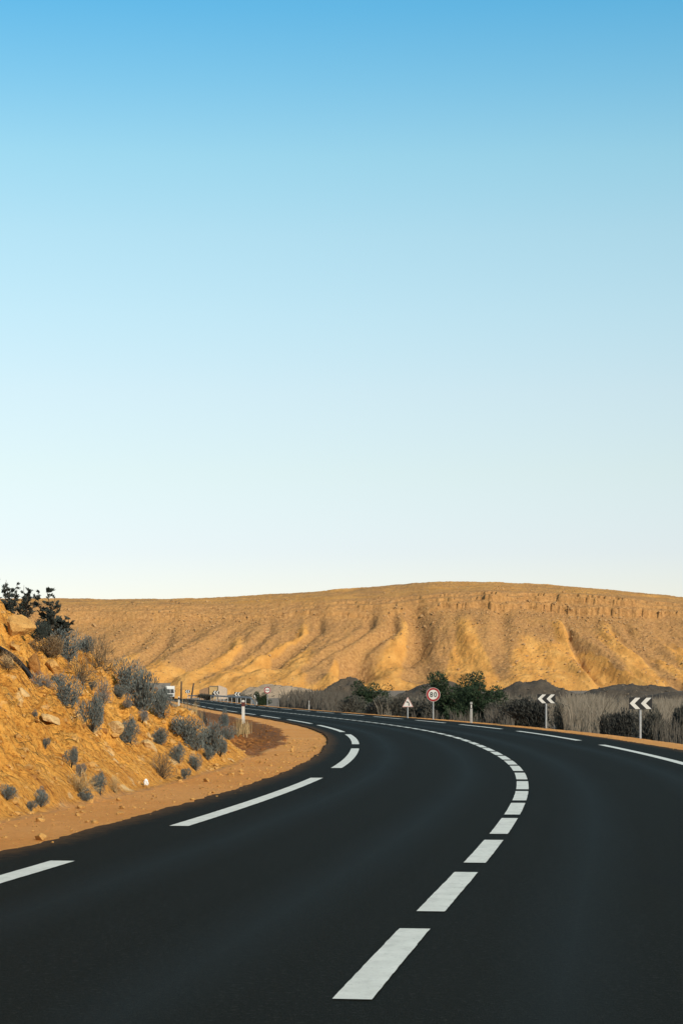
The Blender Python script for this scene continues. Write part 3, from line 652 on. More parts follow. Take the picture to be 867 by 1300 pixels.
B(145, 988, 1008, 16, 'faded tuft right of the rounded shrub at the slope foot', M_STRAW, DRY, 'dry_shrub', 1)
B(107, 1006, 1019, 24, 'low flat dark shrub on the verge edge', kind=LOW, k=1)
B(51, 1010, 1027, 20, 'grey shrub at the slope foot, right of a near pair', kind=LOW, k=2)
B(39, 1021, 1032, 14, 'small dark shrub nearest the verge at lower left', kind=LOW, k=0)
B(52, 1003, 1013, 13, 'small tuft above the near pair at the slope foot', M_SHRUB_PALE, LOW, k=1)
B(8, 1003, 1019, 24, 'grey shrub at the left edge of the picture above the verge', kind=LOW, k=2)
B(58, 945, 956, 10, 'tiny blue grey tuft on the open left slope', kind=LOW, k=0)
B(44, 901, 908, 9, 'tiny tuft high on the open left slope', kind=LOW, k=1)
B(235, 918, 946, 34, 'grey shrub at the upper left of the row at the nose of the bank', k=4)
B(248, 922, 956, 34, 'second grey shrub of the row at the nose of the bank', k=0)
B(268, 929, 963, 34, 'third grey shrub of the row at the nose of the bank', k=1)
B(279, 944, 963, 18, 'rightmost low grey shrub of the row beside the red soil', k=2)
B(263, 952, 968, 14, 'small grey shrub in front of the row at the nose of the bank', kind=LOW, k=2)
B(227, 952, 972, 20, 'round grey shrub by itself below the shrub row', k=3)
B(249, 963, 982, 17, 'dark upright tuft at the slope foot below the shrub row', k=4)
B(234, 979, 991, 14, 'small dark shrub at the slope foot right of the litter', kind=LOW, k=0)
B(205, 962, 990, 34, 'dry brown tangle at the slope foot behind the litter', M_DRY, DRY, 'dry_shrub', 2)
B(100, 985, 1012, 40, 'dry straw coloured tangle left of the rounded foot shrub', M_STRAW, DRY, 'dry_shrub', 0)
B(290, 927, 943, 22, 'grey shrub on the red soil beside the near marker post', k=0)
B(284, 905, 924, 15, 'small dark plant with a stalk on the red soil', kind=LOW, k=1)

# upright leafy bushes on the crest
def upright_meshes(seed, hgt=1.0, shoots=6):
    g = np.random.default_rng(seed); mb = MB(); C, D = [], []
    for s_ in range(shoots):
        a = g.uniform(0, 6.28); lean = g.uniform(0.05, 0.34); tip = hgt * (1.0 if s_ == 0 else g.uniform(0.45, 0.95))
        pts = []
        for k in range(7):
            t = k / 6; pts.append(np.array([math.cos(a) * lean * t ** 1.2, math.sin(a) * lean * t ** 1.2, tip * t]) + g.normal(size=3) * 0.014)
        mb.tube(pts, [0.018 * (1 - 0.85 * k / 6) for k in range(7)], 5)
        for q_ in range(16):                                  # side sprays
            t = g.uniform(0.22, 1.0); i = min(int(t * 6), 5); q = pts[i] + (pts[i + 1] - pts[i]) * (t * 6 - i)
            b = g.uniform(0, 6.28); L = (0.13 * (1.1 - t) + 0.05) * g.uniform(0.5, 1.2)
            dv = np.array([math.cos(b) * 0.85, math.sin(b) * 0.85, g.uniform(0.3, 0.9)]); e = q + dv * L
            mb.tube([tuple(q), tuple(e)], [0.006, 0.002], 4)
            for k in range(26):
                u = g.uniform(0.25, 1.05); o = g.normal(size=3); o /= np.linalg.norm(o)
                C.append(q + dv * L * u + o * 0.035 * g.uniform(0.2, 1.0)); D.append(o * 0.7 + dv)
    n = len(C)
    return quads_mesh('foliage', C, D, g.uniform(0.035, 0.07, n), g.uniform(0.014, 0.026, n), g), mb.mesh('branches', True)
UPR = [upright_meshes(300 + i, 1.0, 5 + i % 3) for i in range(4)]
def upright(px, top, base, wpx, label, k, d=42):
    p = on_ground(px, d); sc = d / F_PX
    zt = CAM_H + (YH - top) * sc; h = (zt - p.z) * 1.1
    place_plant('upright_bush', UPR, p, wpx * sc, h, label, 'bush', 'upright bushes on the bank crest', M_UPRIGHT, k, ('foliage', 'branches'))
upright(3, 741, 810, 40, 'tall upright leafy bush at the left edge on the crest', 0, 41)
upright(13, 746, 800, 26, 'slim upright bush, second from the left on the crest', 1, 43)
upright(33, 752, 808, 34, 'upright leafy bush behind the pointed boulder', 2, 41.5)
upright(60, 764, 815, 26, 'short upright bush left of the widest upright bush', 3, 42)
upright(73, 756, 818, 46, 'widest upright leafy bush above the round crest shrubs', 0, 42.5)

# boulders, pipe, slabs on the bank
rock('boulder', 24, 812, 46, 40, M_ROCK, 'large pointed ochre boulder on the bank crest', 1)
rock('boulder', 20, 824, 18, 10, M_ROCK, 'small ochre boulder below the pointed boulder', 2)
rock('boulder', 45, 856, 25, 32, M_ROCK_BROWN, 'brown boulder at the lower end of the black pipe', 3)
rock('boulder', 67, 853, 25, 21, M_ROCK, 'pale ochre boulder right of the brown boulder', 4)
rock('boulder', 39, 862, 15, 20, M_ROCK, 'narrow ochre boulder under the pipe end', 5)
rock('boulder', 10, 842, 20, 13, M_ROCK_PALE, 'pale boulder under the black pipe', 6)
rock('boulder', 131, 932, 12, 14, M_ROCK_BROWN, 'brown rock between mid slope shrubs', 7)
rock('boulder', 147, 932, 24, 20, M_ROCK_PALE, 'pale stone slab left of the mid slope shrub', 8)
rock('boulder', 190, 950, 26, 16, M_ROCK_PALE, 'long pale slab below the mid slope shrub', 9)
rock('boulder', 65, 915, 28, 14, M_ROCK_PALE, 'wide pale slab on the upper left slope', 10)
rock('boulder', 30, 880, 20, 11, M_ROCK_PALE, 'pale slab below the dry brush near the left edge', 12)
rock('boulder', 292, 966, 12, 6, M_ROCK_PALE, 'flat pale stone on the red soil by the shrub row', 13)
rock('boulder', 292, 938, 7, 5, M_ROCK_PALE, 'small white stone beside the near marker post', 15)
rg = np.random.default_rng(12)
for i in range(46):
    px_, py_ = rg.uniform(0, 255), rg.uniform(840, 1030)
    q = ray(px_, py_)
    if q is None or not (-12 < q.x - float(xc(q.y)) < -6.1) or q.y > 62: continue
    rock('slope_stone', px_, py_, rg.uniform(5, 12), rg.uniform(4, 8), (M_ROCK, M_ROCK_BROWN, M_ROCK)[i % 3],
         'small loose stone lying on the ochre slope of the left bank', 400 + i, 'loose stones on the bank', 2)
n = 11000; so_ = rg.uniform(-11.5, -4.5, n); sy = rg.uniform(19, 72, n) ; kp = (rg.random(n) < np.where(so_ > -5.9, 0.6, 0.9)) & ~((sy > 50) & (so_ < -5.5))
so_, sy = so_[kp], sy[kp]; sx_ = so_ + xc(sy); ss = np.clip(0.010 * (1 + rg.pareto(1.8, len(sx_))), 0, 0.08) * np.where(so_ > -5.7, 0.85, 1.0)
n = 1500; eo = np.where(rg.random(n) < 0.7, -4.50 + 0.13 * rg.normal(size=n), 5.05 + 0.13 * rg.normal(size=n)); ey = 8 + 70 * rg.random(n) ** 1.3
ez = np.where((eo > -4.3) & (eo < 4.9), 0.003, ground_z(eo + xc(ey), ey)); es = np.clip(0.005 * (1 + rg.pareto(2.4, n)), 0, 0.022)
tag(scatter_rocks('edge_gravel', np.stack([eo + xc(ey), ey, ez + es * 0.2], 1), es, M_ROCK, ground, 520), kind='stuff')
n = 1100; eo = rg.uniform(-10, -5.6, n); ey = rg.uniform(50, 130, n); es = np.clip(0.03 * (1 + rg.pareto(2.2, n)), 0, 0.12)
tag(scatter_rocks('red_clods', np.stack([eo + xc(ey), ey, ground_z(eo + xc(ey), ey)], 1), es, material('red_clod', m_rock((0.15, 0.055, 0.014), (0.32, 0.125, 0.034))), ground, 540), kind='stuff')
tag(scatter_rocks('stone_scatter', np.stack([sx_, sy, ground_z(sx_, sy) + ss * 0.2], 1), ss, M_ROCK, ground, 500), kind='stuff')

mb = MB(); pts = []
for px_, py_, up in ((-26, 812, 0.02), (-12, 816, 0.07), (0, 823, 0.09), (12, 830, 0.09), (24, 840, 0.08), (34, 851, 0.05), (40, 860, -0.06)):
    q = ray(px_, py_ + 4); q = q if q is not None and q.y < 50 else on_ground(px_, 40)
    q = q * (1 - 0.3 / q.y) ; pts.append((q.x, q.y, CAM_H + (YH - py_) * q.y / F_PX))
mb.tube(pts, [0.042] * len(pts), 12)
tag(mb.build('drain_pipe', M_RUBBER, smooth=True), 'black plastic pipe sticking out among the boulders on the bank', 'pipe')

# crumpled white bag
p = ray(186, 999); g = np.random.default_rng(9)
V, Fc = rock_template(77, 1.0, 3); V = V * (1 + 0.35 * fbm(V[:, 0:1] * 3, V[:, 1:2] * 3 + V[:, 2:3] * 2, 5, 3)) * np.array([0.05, 0.05, 0.085])
tag(obj('plastic_bag', mesh_np('plastic_bag', V, Fc, False), M_LITTER, loc=(p.x, p.y, p.z + 0.065), rot=(0.3, 0.4, 0)), 'crumpled white plastic litter at the foot of the bank', 'litter')

# dry grass clumps on the red soil
def grass_mesh(seed, n=90, h=1.0, r=0.12, lean=0.35):
    g = np.random.default_rng(seed); vs, fs = [], []
    for i in range(n):
        a = g.uniform(0, 6.28); q = np.array([g.normal() * r, g.normal() * r, 0]); L = h * g.uniform(0.45, 1.0); ln = g.uniform(0.05, lean)
        d = np.array([math.cos(a), math.sin(a), 0]); s = np.array([-d[1], d[0], 0]) * 0.009 * g.uniform(0.7, 1.5)
        m = q + d * ln * L * 0.35 + np.array([0, 0, L * 0.6]); e = q + d * ln * L + np.array([0, 0, L])
        b = len(vs); vs += [q - s, q + s, m + s * 0.8, m - s * 0.8, e]; fs += [(b, b + 1, b + 2, b + 3), (b + 3, b + 2, b + 4, b + 4)]
    me = bpy.data.meshes.new('blades'); me.from_pydata([tuple(v) for v in vs], [], [f if f[2] != f[3] else f[:3] for f in fs]); me.update(); return me
GRS = [grass_mesh(600 + i) for i in range(3)]
def grass(px, top, base, wpx, label, k, d, mat=None):
    p = on_ground(px, d); h = CAM_H + (YH - top) * d / F_PX - p.z; w = wpx * d / F_PX
    o = bpy.data.objects.new('dry_grass_tuft', GRS[k]); COL.objects.link(o); o.location = p - Vector((0, 0, 0.03)); o.scale = (w / 0.55, w / 0.55, h)
    o.rotation_euler = (0, 0, k * 2.1)
    if not GRS[k].materials: GRS[k].materials.append(M_STRAW)
    if mat: o.material_slots[0].link = 'OBJECT'; o.material_slots[0].material = mat
    return tag(o, label, 'grass', 'dry grass tufts along the red soil')
grass(303, 906, 938, 18, 'tall dry grass tuft in front of the near marker post', 0, 82)
grass(311, 910, 930, 16, 'thin bent grass tuft beside the near marker post', 1, 96)
grass(236, 880, 912, 20, 'tall tan grass tuft at the end of the bank behind the dark clump', 2, 95)
grass(246, 886, 914, 18, 'tan grass tuft right of the tall tuft at the bank end', 0, 105)
grass(222, 884, 910, 18, 'tan grass tuft under the far left marker post', 1, 110)
grass(258, 896, 912, 14, 'short grey grass tuft on the far end of the red soil', 2, 130, M_REED_GREY)
grass(286, 898, 912, 8, 'lone short stalk tuft at the middle of the red soil', 1, 125, M_REED_GREY)

# ------------------------------------------------------------------ signs and posts
def arc(cx_, cz_, r, a0, a1, n): return [(cx_ + r * math.cos(a0 + (a1 - a0) * i / n), cz_ + r * math.sin(a0 + (a1 - a0) * i / n)) for i in range(n + 1)]
def at_offset(px, off, lo=40, hi=900):
    d = np.linspace(lo, hi, 20000); e = (px - CX) * d / F_PX - (xc(d) + off)
    i = np.nonzero(np.diff(np.sign(e)))[0]
    return float(d[i[0]]) if len(i) else None
def chevron_sign(px, d, z0, z1, w, label, post_r=0.04):
    p = on_ground(px, d); t = empty('chevron_sign', p); h = z1 - z0
    zb, zt = z0 - p.z, z1 - p.z
    a = MB(); a.tube([(0, 0.05, -0.3), (0, 0.05, zt - 0.03)], [post_r] * 2, 12); a.build('post', M_METAL, t, smooth=False)
    a = MB(); a.box(-w / 2, w / 2, -0.012, 0.012, zb, zt); pl = a.build('panel', M_BLACK, t)
    zm = (zb + zt) / 2; th = w * 0.215; dx = w * 0.245
    for x0 in (-w * 0.470, w * 0.015):
        a = MB(); e = 0.012
        for s_ in (-1, 1):
            ze = zm + s_ * (h / 2 - e)
            q = [(x0, zm), (x0 + dx, ze), (x0 + dx + th, ze), (x0 + th, zm)]
            if s_ > 0: q = q[::-1]
            a.prism(q, -0.016, -0.0125)
        a.build('arrow', M_WHITE, pl)
    return tag(t, label, 'road sign', 'black and white chevron signs')
zpx = lambda y, d: CAM_H + (YH - y) * d / F_PX
chevron_sign(812.5, 72, zpx(900.5, 72), zpx(885.3, 72), 0.78, 'nearest black and white chevron sign on grey post, right of the road')
chevron_sign(693, 94, zpx(893, 94), zpx(881.3, 94), 0.80, 'second black and white chevron sign, right of the green tree')
for px_, off_, t_, b_, lab in ((326, 5.8, 880.3, 886.3, 'far chevron sign beside the round no overtaking sign'), (301.7, 5.8, 878.6, 884.2, 'far chevron sign behind the middle of the guard rail'),
                               (274.7, 5.8, 876.8, 882.0, 'far chevron sign in front of the small building'), (238.6, 5.8, 875.8, 880.0, 'farthest tiny chevron sign near the truck')):
    d = at_offset(px_, off_); chevron_sign(px_, d, zpx(b_, d), zpx(t_, d), 7.6 * d / F_PX if d < 500 else 1.5, lab, 0.07)
def disc(mb_, r, z, y0, y1, n=40): mb_.prism(arc(0, z, r, 0, 2 * math.pi * (n - 1) / n, n - 1), y0, y1)
def ring(mb_, r0, r1, z, y0, y1, n=40):
    for i in range(n):
        a0, a1 = 2 * math.pi * i / n, 2 * math.pi * (i + 1) / n
        c = lambda r, a: (r * math.cos(a), z + r * math.sin(a))
        mb_.prism([c(r0, a0), c(r1, a0), c(r1, a1), c(r0, a1)], y0, y1)
def stroke(mb_, pts, w, y0, y1):
    for (xa, za), (xb, zb) in zip(pts[:-1], pts[1:]):
        l = math.hypot(xb - xa, zb - za) or 1; nx, nz = -(zb - za) / l * w / 2, (xb - xa) / l * w / 2
        mb_.prism([(xa + nx, za + nz), (xa - nx, za - nz), (xb - nx, zb - nz), (xb + nx, zb + nz)], y0, y1)
def round_sign(px, d, cy, r, kind, label):
    p = on_ground(px, d); t = empty('round_sign', p); z = zpx(cy, d) - p.z
    a = MB(); a.tube([(0, 0.05, -0.3), (0, 0.05, z + r * 0.7)], [0.04] * 2, 12); a.build('post', M_METAL, t)
    a = MB(); disc(a, r, z, -0.010, 0.012); pl = a.build('plate', M_WHITE, t)
    a = MB(); ring(a, r * 0.70, r * 0.965, z, -0.0145, -0.0105); a.build('red_border', M_RED, pl)
    a = MB()
    if kind == '80':
        hgt, wd, sw = r * 0.64, r * 0.40, r * 0.13
        for cx_ in (-r * 0.27, r * 0.29):
            if cx_ < 0:
                for zc, rr in ((z + hgt * 0.245, hgt * 0.245), (z - hgt * 0.24, hgt * 0.27)):
                    stroke(a, [(cx_ + x * 1.05 * wd / (2 * rr) * 0.72, zz) for x, zz in [(q[0], q[1]) for q in arc(0, zc, rr, 0, 2 * math.pi, 18)]], sw, -0.0145, -0.0105)
            else:
                stroke(a, [(cx_ + math.cos(q) * wd * 0.38, z + math.sin(q) * hgt * 0.5) for q in np.linspace(0, 2 * math.pi, 25)], sw, -0.0146, -0.0106)
            a.build('numeral', M_GREENTXT, pl); a = MB()
    else:
        for cx_, m in ((-r * 0.33, M_RED), (r * 0.33, M_BLACK)):       # two car silhouettes side by side
            a = MB(); k = r * 0.28
            a.prism([(cx_ + x * k, z + y_ * k) for x, y_ in ((-1, -.55), (-.6, -.55), (-.6, -.35), (.6, -.35), (.6, -.55), (1, -.55), (1, .15), (.6, .55), (-.6, .55), (-1, .15))][::-1], -0.0145, -0.0105)
            a.build('car_symbol', m, pl)
    return tag(t, label, 'road sign')
round_sign(549.8, 125, 881.8, 0.41, '80', 'round red bordered speed limit sign reading 80')
round_sign(339.6, at_offset(339.6, 5.5), 876.2, 0.47, 'cars', 'round red bordered no overtaking sign at the far guard rail end')
p = on_ground(517.5, 132); t = empty('warning_sign', p); zb, zt = zpx(897.5, 132) - p.z, zpx(884.8, 132) - p.z; hw = 0.34; h = zt - zb
a = MB(); a.tube([(0, 0.05, -0.3), (0, 0.05, zt - 0.12)], [0.04] * 2, 12); a.build('post', M_METAL, t)
def tri(k): zc = zb + h / 3; return [(-hw * k, zc - h / 3 * k), (hw * k, zc - h / 3 * k), (0, zc + h * 2 / 3 * k)]
a = MB(); a.prism(tri(1)[::-1], -0.010, 0.012); pl = a.build('plate', M_PINK, t)
a = MB(); a.prism(tri(0.80)[::-1], -0.0145, -0.0105); a.build('face', M_WHITE, pl)
a = MB(); zc = zb + h * 0.36
stroke(a, [(0.07, zc - 0.15), (0.07, zc - 0.02), (0.055, zc + 0.05), (0.0, zc + 0.085), (-0.05, zc + 0.085)], 0.055, -0.0185, -0.015)
a.prism([(-0.12, zc + 0.085), (-0.045, zc + 0.145), (-0.045, zc + 0.025)], -0.0185, -0.015); a.build('bend_arrow', M_BLACK, pl)
tag(t, 'small triangular bend warning sign with faded red border', 'road sign')
def marker_post(px, d, top, label, band, body, w=0.12, flip=False):
    p = on_ground(px, d); t = empty('marker_post', p); z = zpx(top, d) - p.z
    a = MB(); a.prism([(-w / 2, -0.3), (w / 2, -0.3), (w / 2, z - 0.05), (w * 0.35, z), (-w * 0.35, z), (-w / 2, z - 0.03)][::-1], -0.04, 0.04)
    a.build('post_body', body, t, bevel=0.008)
    a = MB(); a.box(-w / 2 - 0.004, w / 2 + 0.004, -0.044, 0.044, z - 0.36, z - 0.12); b = a.build('band', band, t)
    if not flip:
        a = MB(); a.box(-w * 0.22, w * 0.22, -0.049, -0.0442, z - 0.33, z - 0.15); a.build('reflector', M_POSTWHITE, b)
    return tag(t, label, 'marker post', 'roadside marker posts')
marker_post(309, 119.6, 888.7, 'white marker post with dark red band on the inside of the bend', M_MAROON, M_POSTWHITE, 0.17, True)
marker_post(227.5, 245, 884.2, 'far white marker post with black band near the truck', M_BLACK, M_POSTWHITE, 0.18, True)
marker_post(598, 113, 891.0, 'grey marker post with black band between tree and chevron sign', M_BLACK, M_GREYPOST, 0.13)
d = at_offset(392.4, 5.3); marker_post(392.4, d, 889.5, 'thin grey marker post in front of the far reeds', M_BLACK, M_GREYPOST, 0.13)

# ------------------------------------------------------------------ guard rail
def guard_rail():
    y0, y1 = at_offset(326, 5.3), 640.0; t = empty('guard_rail', (float(xc(y0)) + 5.3, y0, float(road_z(y0))))
    Y = np.concatenate([np.linspace(y0, y0 + 14, 8), np.arange(y0 + 18, y1, 4)]); prof = [(0.0, 0.02), (-0.05, 0.09), (0.0, 0.155), (-0.05, 0.22), (0.0, 0.31)]
    vs = []
    for yy in Y:
        up = float(sstep(y0 - 1, y0 + 16, yy)); base = float(road_z(yy)) + 0.85 * up - 0.30 * (1 - up)
        for dx, dz in prof: vs.append((float(xc(yy)) + 5.2 + dx - t.location.x, yy - t.location.y, base + dz - t.location.z))
    me = mesh_np('rail', vs, grid_faces(len(Y), len(prof))); obj('rail', me, M_METAL, t)
    a = MB(); a.box(-0.05, 0.05, -0.04, 0.04, -0.4, 1.1); pm = a.mesh('rail_post'); pm.materials.append(M_METAL)
    for yy in np.arange(y0 + 14, y1, 16.0):
        obj('rail_post', pm, None, t, loc=(float(xc(yy)) + 5.3 - t.location.x, yy - t.location.y, float(road_z(yy)) - t.location.z))
    tag(t, 'grey steel guard rail along the far outside of the road', 'guard rail')
guard_rail()

# ------------------------------------------------------------------ truck coming round the far bend
def truck(d):
    x = (216.5 - CX) * d / F_PX; t = empty('truck', (x, d, float(road_z(d)) + 0.02), 0.105)
    a = MB(); a.prism([(-1.15, 0.75), (1.15, 0.75), (1.15, 2.3), (0.98, 3.0), (-0.98, 3.0), (-1.15, 2.3)][::-1], 0, 1.9); a.build('cab', M_TRUCK, t, bevel=0.05)
    a = MB(); a.prism([(-0.98, 1.65), (-0.06, 1.65), (-0.06, 2.7), (-0.88, 2.7)][::-1], -0.03, -0.004); a.build('windscreen_pane', M_GLASS, t)
    a = MB(); a.prism([(0.06, 1.65), (0.98, 1.65), (0.88, 2.7), (0.06, 2.7)][::-1], -0.03, -0.004); a.build('windscreen_pane', M_GLASS, t)
    a = MB(); a.box(-1.2, 1.2, 1.95, 7.2, 1.0, 3.55); a.build('cargo_box', M_TRUCK, t, bevel=0.04)
    a = MB(); a.box(-1.15, 1.15, -0.12, -0.005, 0.45, 0.74); a.build('bumper', M_BLACK, t, bevel=0.03)
    a = MB(); a.box(-0.7, 0.7, -0.03, -0.004, 0.95, 1.35); a.build('grille', M_BLACK, t)
    a = MB(); a.box(-0.45, 0.45, 0.4, 7.0, 0.5, 0.95); a.build('chassis', M_BLACK, t)
    for sx_ in (-1, 1):
        a = MB(); a.box(sx_ * 0.93 - 0.15, sx_ * 0.93 + 0.15, -0.03, -0.004, 0.95, 1.2); a.build('headlight', M_WHITE, t)
        a = MB(); a.box(sx_ * 1.32 - 0.1, sx_ * 1.32 + 0.1, 0.02, 0.12, 1.9, 2.5); a.build('mirror', M_BLACK, t)
        for yy in (0.8, 5.8):
            a = MB(); a.tube([(sx_ * 0.78, yy, 0.5), (sx_ * 1.08, yy, 0.5)], [0.5, 0.5], 20); w_ = a.build('wheel', M_TYRE, t)
            a = MB(); a.tube([(sx_ * 1.085, yy, 0.5), (sx_ * 1.1, yy, 0.5)], [0.26, 0.24], 14); a.build('hub', M_METAL, w_)
    return tag(t, 'white truck coming along the far road behind the bank shrubs', 'truck')
truck(560)

# ------------------------------------------------------------------ small building, walls and poles beyond the bend
def building():
    d = 720; p = on_ground(272, d); s = d / F_PX; t = empty('roadside_building', p)
    top = lambda y: CAM_H + (YH - y) * s - p.z
    X = lambda q: (q - 272) * s
    a = MB(); a.prism([(X(254), -1), (X(266.5), -1), (X(266.5), top(872.3)), (X(261), top(873.3)), (X(254), top(876.0))][::-1], -2, 3); a.build('lean_to', M_WALLBROWN, t)
    a = MB(); a.box(X(266.6), X(277.8), -2.4, 5, -1, top(871.5)); w = a.build('wall', M_WALLCREAM, t)
    a = MB(); a.prism([(X(277.9), -1), (X(288), -1), (X(288), top(875)), (X(286), top(873)), (X(277.9), top(870.2))][::-1], -2.8, 4); a.build('side_wing', M_WALLPALE, t)
    a = MB(); a.box(X(266.2), X(278.2), -2.6, 5.2, top(871.5) + 0.004, top(871.5) + 0.2); a.build('roof_edge', M_WALLGREY, t)
    a = MB(); a.box(X(270), X(273), -2.43, -2.404, 0.6, 2.4); a.build('doorway', M_WOOD, w)
    tag(t, 'small brown and cream roadside building below the hill', 'building')
building()
d = 690; p = on_ground(193, d); a = MB(); a.box(-5.5, 6.0, 0, 0.3, -0.5, zpx(868, d) - p.z)
wl = empty('low_wall', p); a.build('wall_body', M_WALLGREY, wl, bevel=0.04); a = MB(); a.box(-5.6, 6.1, -0.05, 0.35, zpx(868, d) - p.z + 0.004, zpx(867.1, d) - p.z); a.build('coping', M_WALLGREY, wl)
tag(wl, 'low grey wall behind the dark shrub clump at the foot of the hill', 'wall')
for px_, y0, y1, dx_, lab in ((243, 880, 867.5, 0.75, 'dark leaning pole right of the truck'), (230.3, 878, 865, 0.05, 'dark upright pole beside the truck')):
    d = 640; p = on_ground(px_, d); h = zpx(y1, d) - p.z; a = MB()
    a.tube([(0, 0, -0.3), (dx_ * 0.5, 0, h * 0.5), (dx_, 0, h)], [0.26, 0.24, 0.18], 10)
    tag(a.build('wooden_pole', M_WOOD, smooth=True, loc=p), lab, 'pole')

# ------------------------------------------------------------------ right-hand vegetation
def tree_meshes(seed, n=11000, limbs=15, leaf=0.13):
    g = np.random.default_rng(seed); mb = MB(); cl = []
    mb.tube([(0, 0, -0.2), (0.03, 0, 0.15), (0.0, 0.04, 0.38)], [0.055, 0.045, 0.035], 8)
    for i in range(limbs):
        a = 6.28 * i / limbs + g.uniform(-0.4, 0.4); r = g.uniform(0.12, 0.5); z = g.uniform(0.18, 0.92)
        e = np.array([math.cos(a) * r, math.sin(a) * r, z * (1.0 - 0.35 * r)]); s_ = np.array([0, 0.02, g.uniform(0.12, 0.35)])
        mb.tube([tuple(s_), tuple(s_ * 0.45 + e * 0.55 + g.normal(size=3) * 0.02), tuple(e)], [0.022, 0.014, 0.005], 6)
        for k in range(5): cl.append((e * g.uniform(0.4, 1.05) + g.normal(size=3) * np.array([0.08, 0.08, 0.06]), g.uniform(0.09, 0.17)))
    C, D = [], []
    for i in range(n):
        c, r = cl[g.integers(len(cl))]; o = g.normal(size=3); o /= np.linalg.norm(o)
        q = c + o * r * g.uniform(0.4, 1.1) ** 0.6 * np.array([1.1, 1.1, 0.85]); q[2] = max(q[2], 0.03); C.append(q); D.append(o + np.array([0, 0, 0.4]) + g.normal(size=3) * 0.4)
    return quads_mesh('crown', C, D, g.uniform(0.6, 1.3, n) * leaf * 0.34, g.uniform(0.6, 1.2, n) * leaf * 0.17, g), mb.mesh('trunk', True)
TRE = [tree_meshes(700 + i) for i in range(3)]
def veg(name, px, top, wpx, d, label, mat, kind, k, cat, group, parts):
    p = on_ground(px, d); h = zpx(top, d) - p.z
    return place_plant(name, kind, p, wpx * d / F_PX, h, label, cat, group, mat, k, parts)
TP = ('crown', 'trunk')
veg('green_tree', 583, 858, 74, 140, 'large dark green tree right of the speed limit sign', M_GREEN, TRE, 0, 'tree', None, TP)
veg('green_tree', 613, 861, 58, 134, 'dark green tree right of and against the large tree', M_GREEN, TRE, 1, 'tree', None, TP)
veg('green_tree', 466, 868, 56, 190, 'small dark green tree behind the triangular warning sign', M_GREEN, TRE, 2, 'tree', None, TP)
veg('green_bush', 333, 879, 18, 300, 'far green bush between far chevron sign and no overtaking sign', M_GREEN, TRE, 0, 'bush', None, TP)
DK = [shrub_meshes(720 + i, 3600, 0.5, 0.85, 0.075, 0.022, 9) for i in range(3)]
BR = 'dark roadside bushes behind the right verge'
for i, (px_, top, w_, d, lab) in enumerate([
    (683, 888, 62, 104, 'dark bush behind the second chevron sign'), (657, 889, 44, 112, 'dark bush between green tree and second chevron sign'),
    (712, 893, 30, 98, 'small dark bush right of the second chevron sign'),
    (795, 903, 46, 82, 'dark round bush left of the nearest chevron post'), (775, 907, 26, 85, 'low dark bush at the foot of the tan reeds'),
    (826, 899, 38, 80, 'dark bush right behind the nearest chevron post'), (862, 893, 30, 80, 'dark bush at the right edge of the picture'),
    (560, 884, 46, 150, 'dark bush behind the speed limit sign post'), (530, 887, 44, 152, 'dark bush behind the triangular warning sign'),
    (505, 885, 36, 160, 'dark bush left of the triangular warning sign'), (482, 886, 36, 170, 'dark bush right of the small green tree'),
    (448, 884, 34, 185, 'dark bush left of the small green tree'), (632, 893, 34, 122, 'low dark bush right of the grey marker post'),
    (300, 883, 20, 420, 'small far dark bush behind the guard rail'), (312, 882, 16, 400, 'tiny far dark bush beside the guard rail end'),
    (265, 881, 26, 480, 'far dark bush in front of the small building')]):
    veg('dark_bush', px_, top, w_, d, lab, M_DARKER if i in (0, 3, 4) else M_DARKBUSH, DK, i, 'bush', BR, ('foliage', 'stems'))
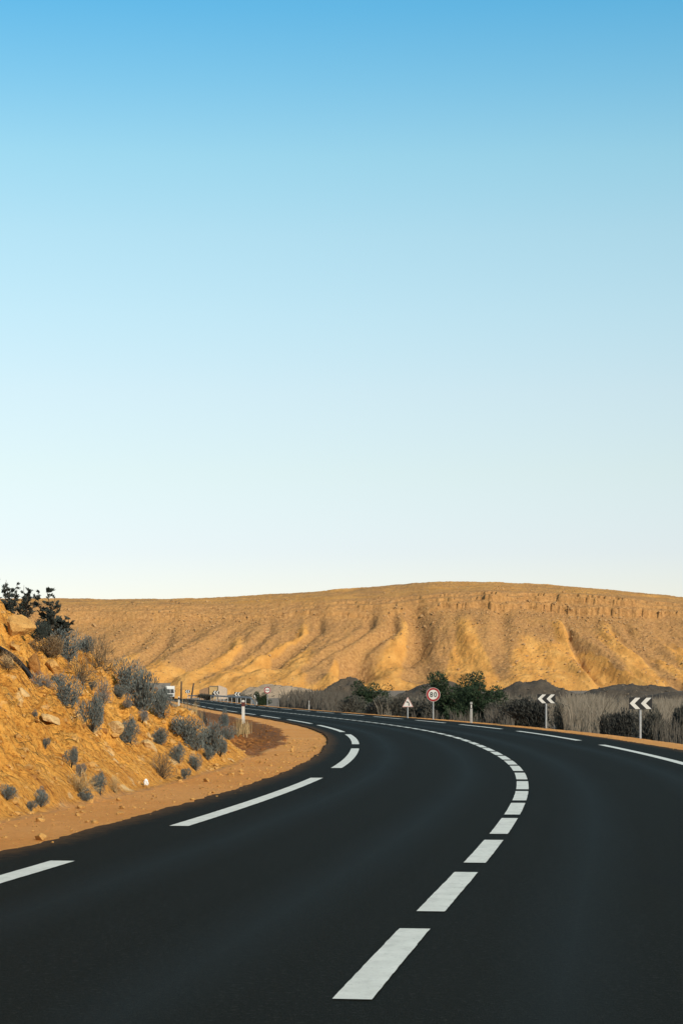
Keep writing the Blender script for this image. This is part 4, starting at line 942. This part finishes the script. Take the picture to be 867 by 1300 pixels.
def reeds(label, mat, spots, seed, n, thick=1.0):
    g = np.random.default_rng(seed); vs, fs = [], []
    for i in range(n):
        px0, px1, t0, t1, d0, d1 = spots[g.integers(len(spots))]
        u = g.random(); px_ = px0 + (px1 - px0) * u; d = g.uniform(d0, d1)
        x = (px_ - CX) * d / F_PX
        off = x - float(xc(d))
        if off < 6.7: continue
        z = float(ground_z(x, d)); top = t0 + (t1 - t0) * u + 5 * (vnoise(px_ * 0.16, 0.3 * d, seed) - 0.5) * 2
        L = max(zpx(top, d) - z, 0.4) * (1.05 - 0.75 * g.random() ** 1.3); a = g.uniform(0, 6.28); ln = abs(g.normal()) * 0.30 * L
        w = 0.020 * g.uniform(0.6, 1.6) * thick * d / 100; dv = np.array([math.cos(a), math.sin(a), 0]); sv = np.array([1, 0.3, 0]) * w
        q = np.array([x, d, z - 0.05]); m = q + dv * ln * 0.35 + np.array([0, 0, L * 0.6]); e = q + dv * ln + np.array([0, 0, L])
        b = len(vs); vs += [q - sv * 0.5, q + sv * 0.5, m + sv * 0.7, m - sv * 0.7, e + sv * 0.25, e - sv * 0.25]; fs += [(b, b + 1, b + 2, b + 3), (b + 3, b + 2, b + 4, b + 5)]
    o = obj('reeds', mesh_np('reeds', np.array(vs), np.array(fs), False), mat)
    return tag(o, label, 'reeds', kind='stuff')
reeds('tan dry reeds between the two right chevron signs', M_REED_TAN, [(716, 772, 886, 888, 90, 112), (722, 765, 880, 883, 96, 116)], 21, 3000)
reeds('grey tan dry reeds behind and right of the nearest chevron sign', M_REED_TAN, [(815, 900, 890, 887, 86, 110), (770, 900, 889, 887, 100, 125)], 22, 2200)
reeds('tall grey reeds lining the far outside of the bend', M_REED_GREY, [(345, 450, 880, 879, 190, 262), (352, 420, 878, 877, 220, 280)], 23, 4200)
reeds('low grey dry grass behind the right verge', M_REED_GREY, [(480, 660, 901, 902, 118, 150), (615, 652, 898, 900, 104, 125), (830, 900, 910, 912, 78, 86)], 24, 2400)
reeds('thin pale scrub in front of the gravel heaps', M_REED_SCRUB, [(640, 900, 885, 889, 125, 200), (480, 640, 884, 884, 165, 230), (640, 900, 882, 886, 200, 260)], 25, 4200)
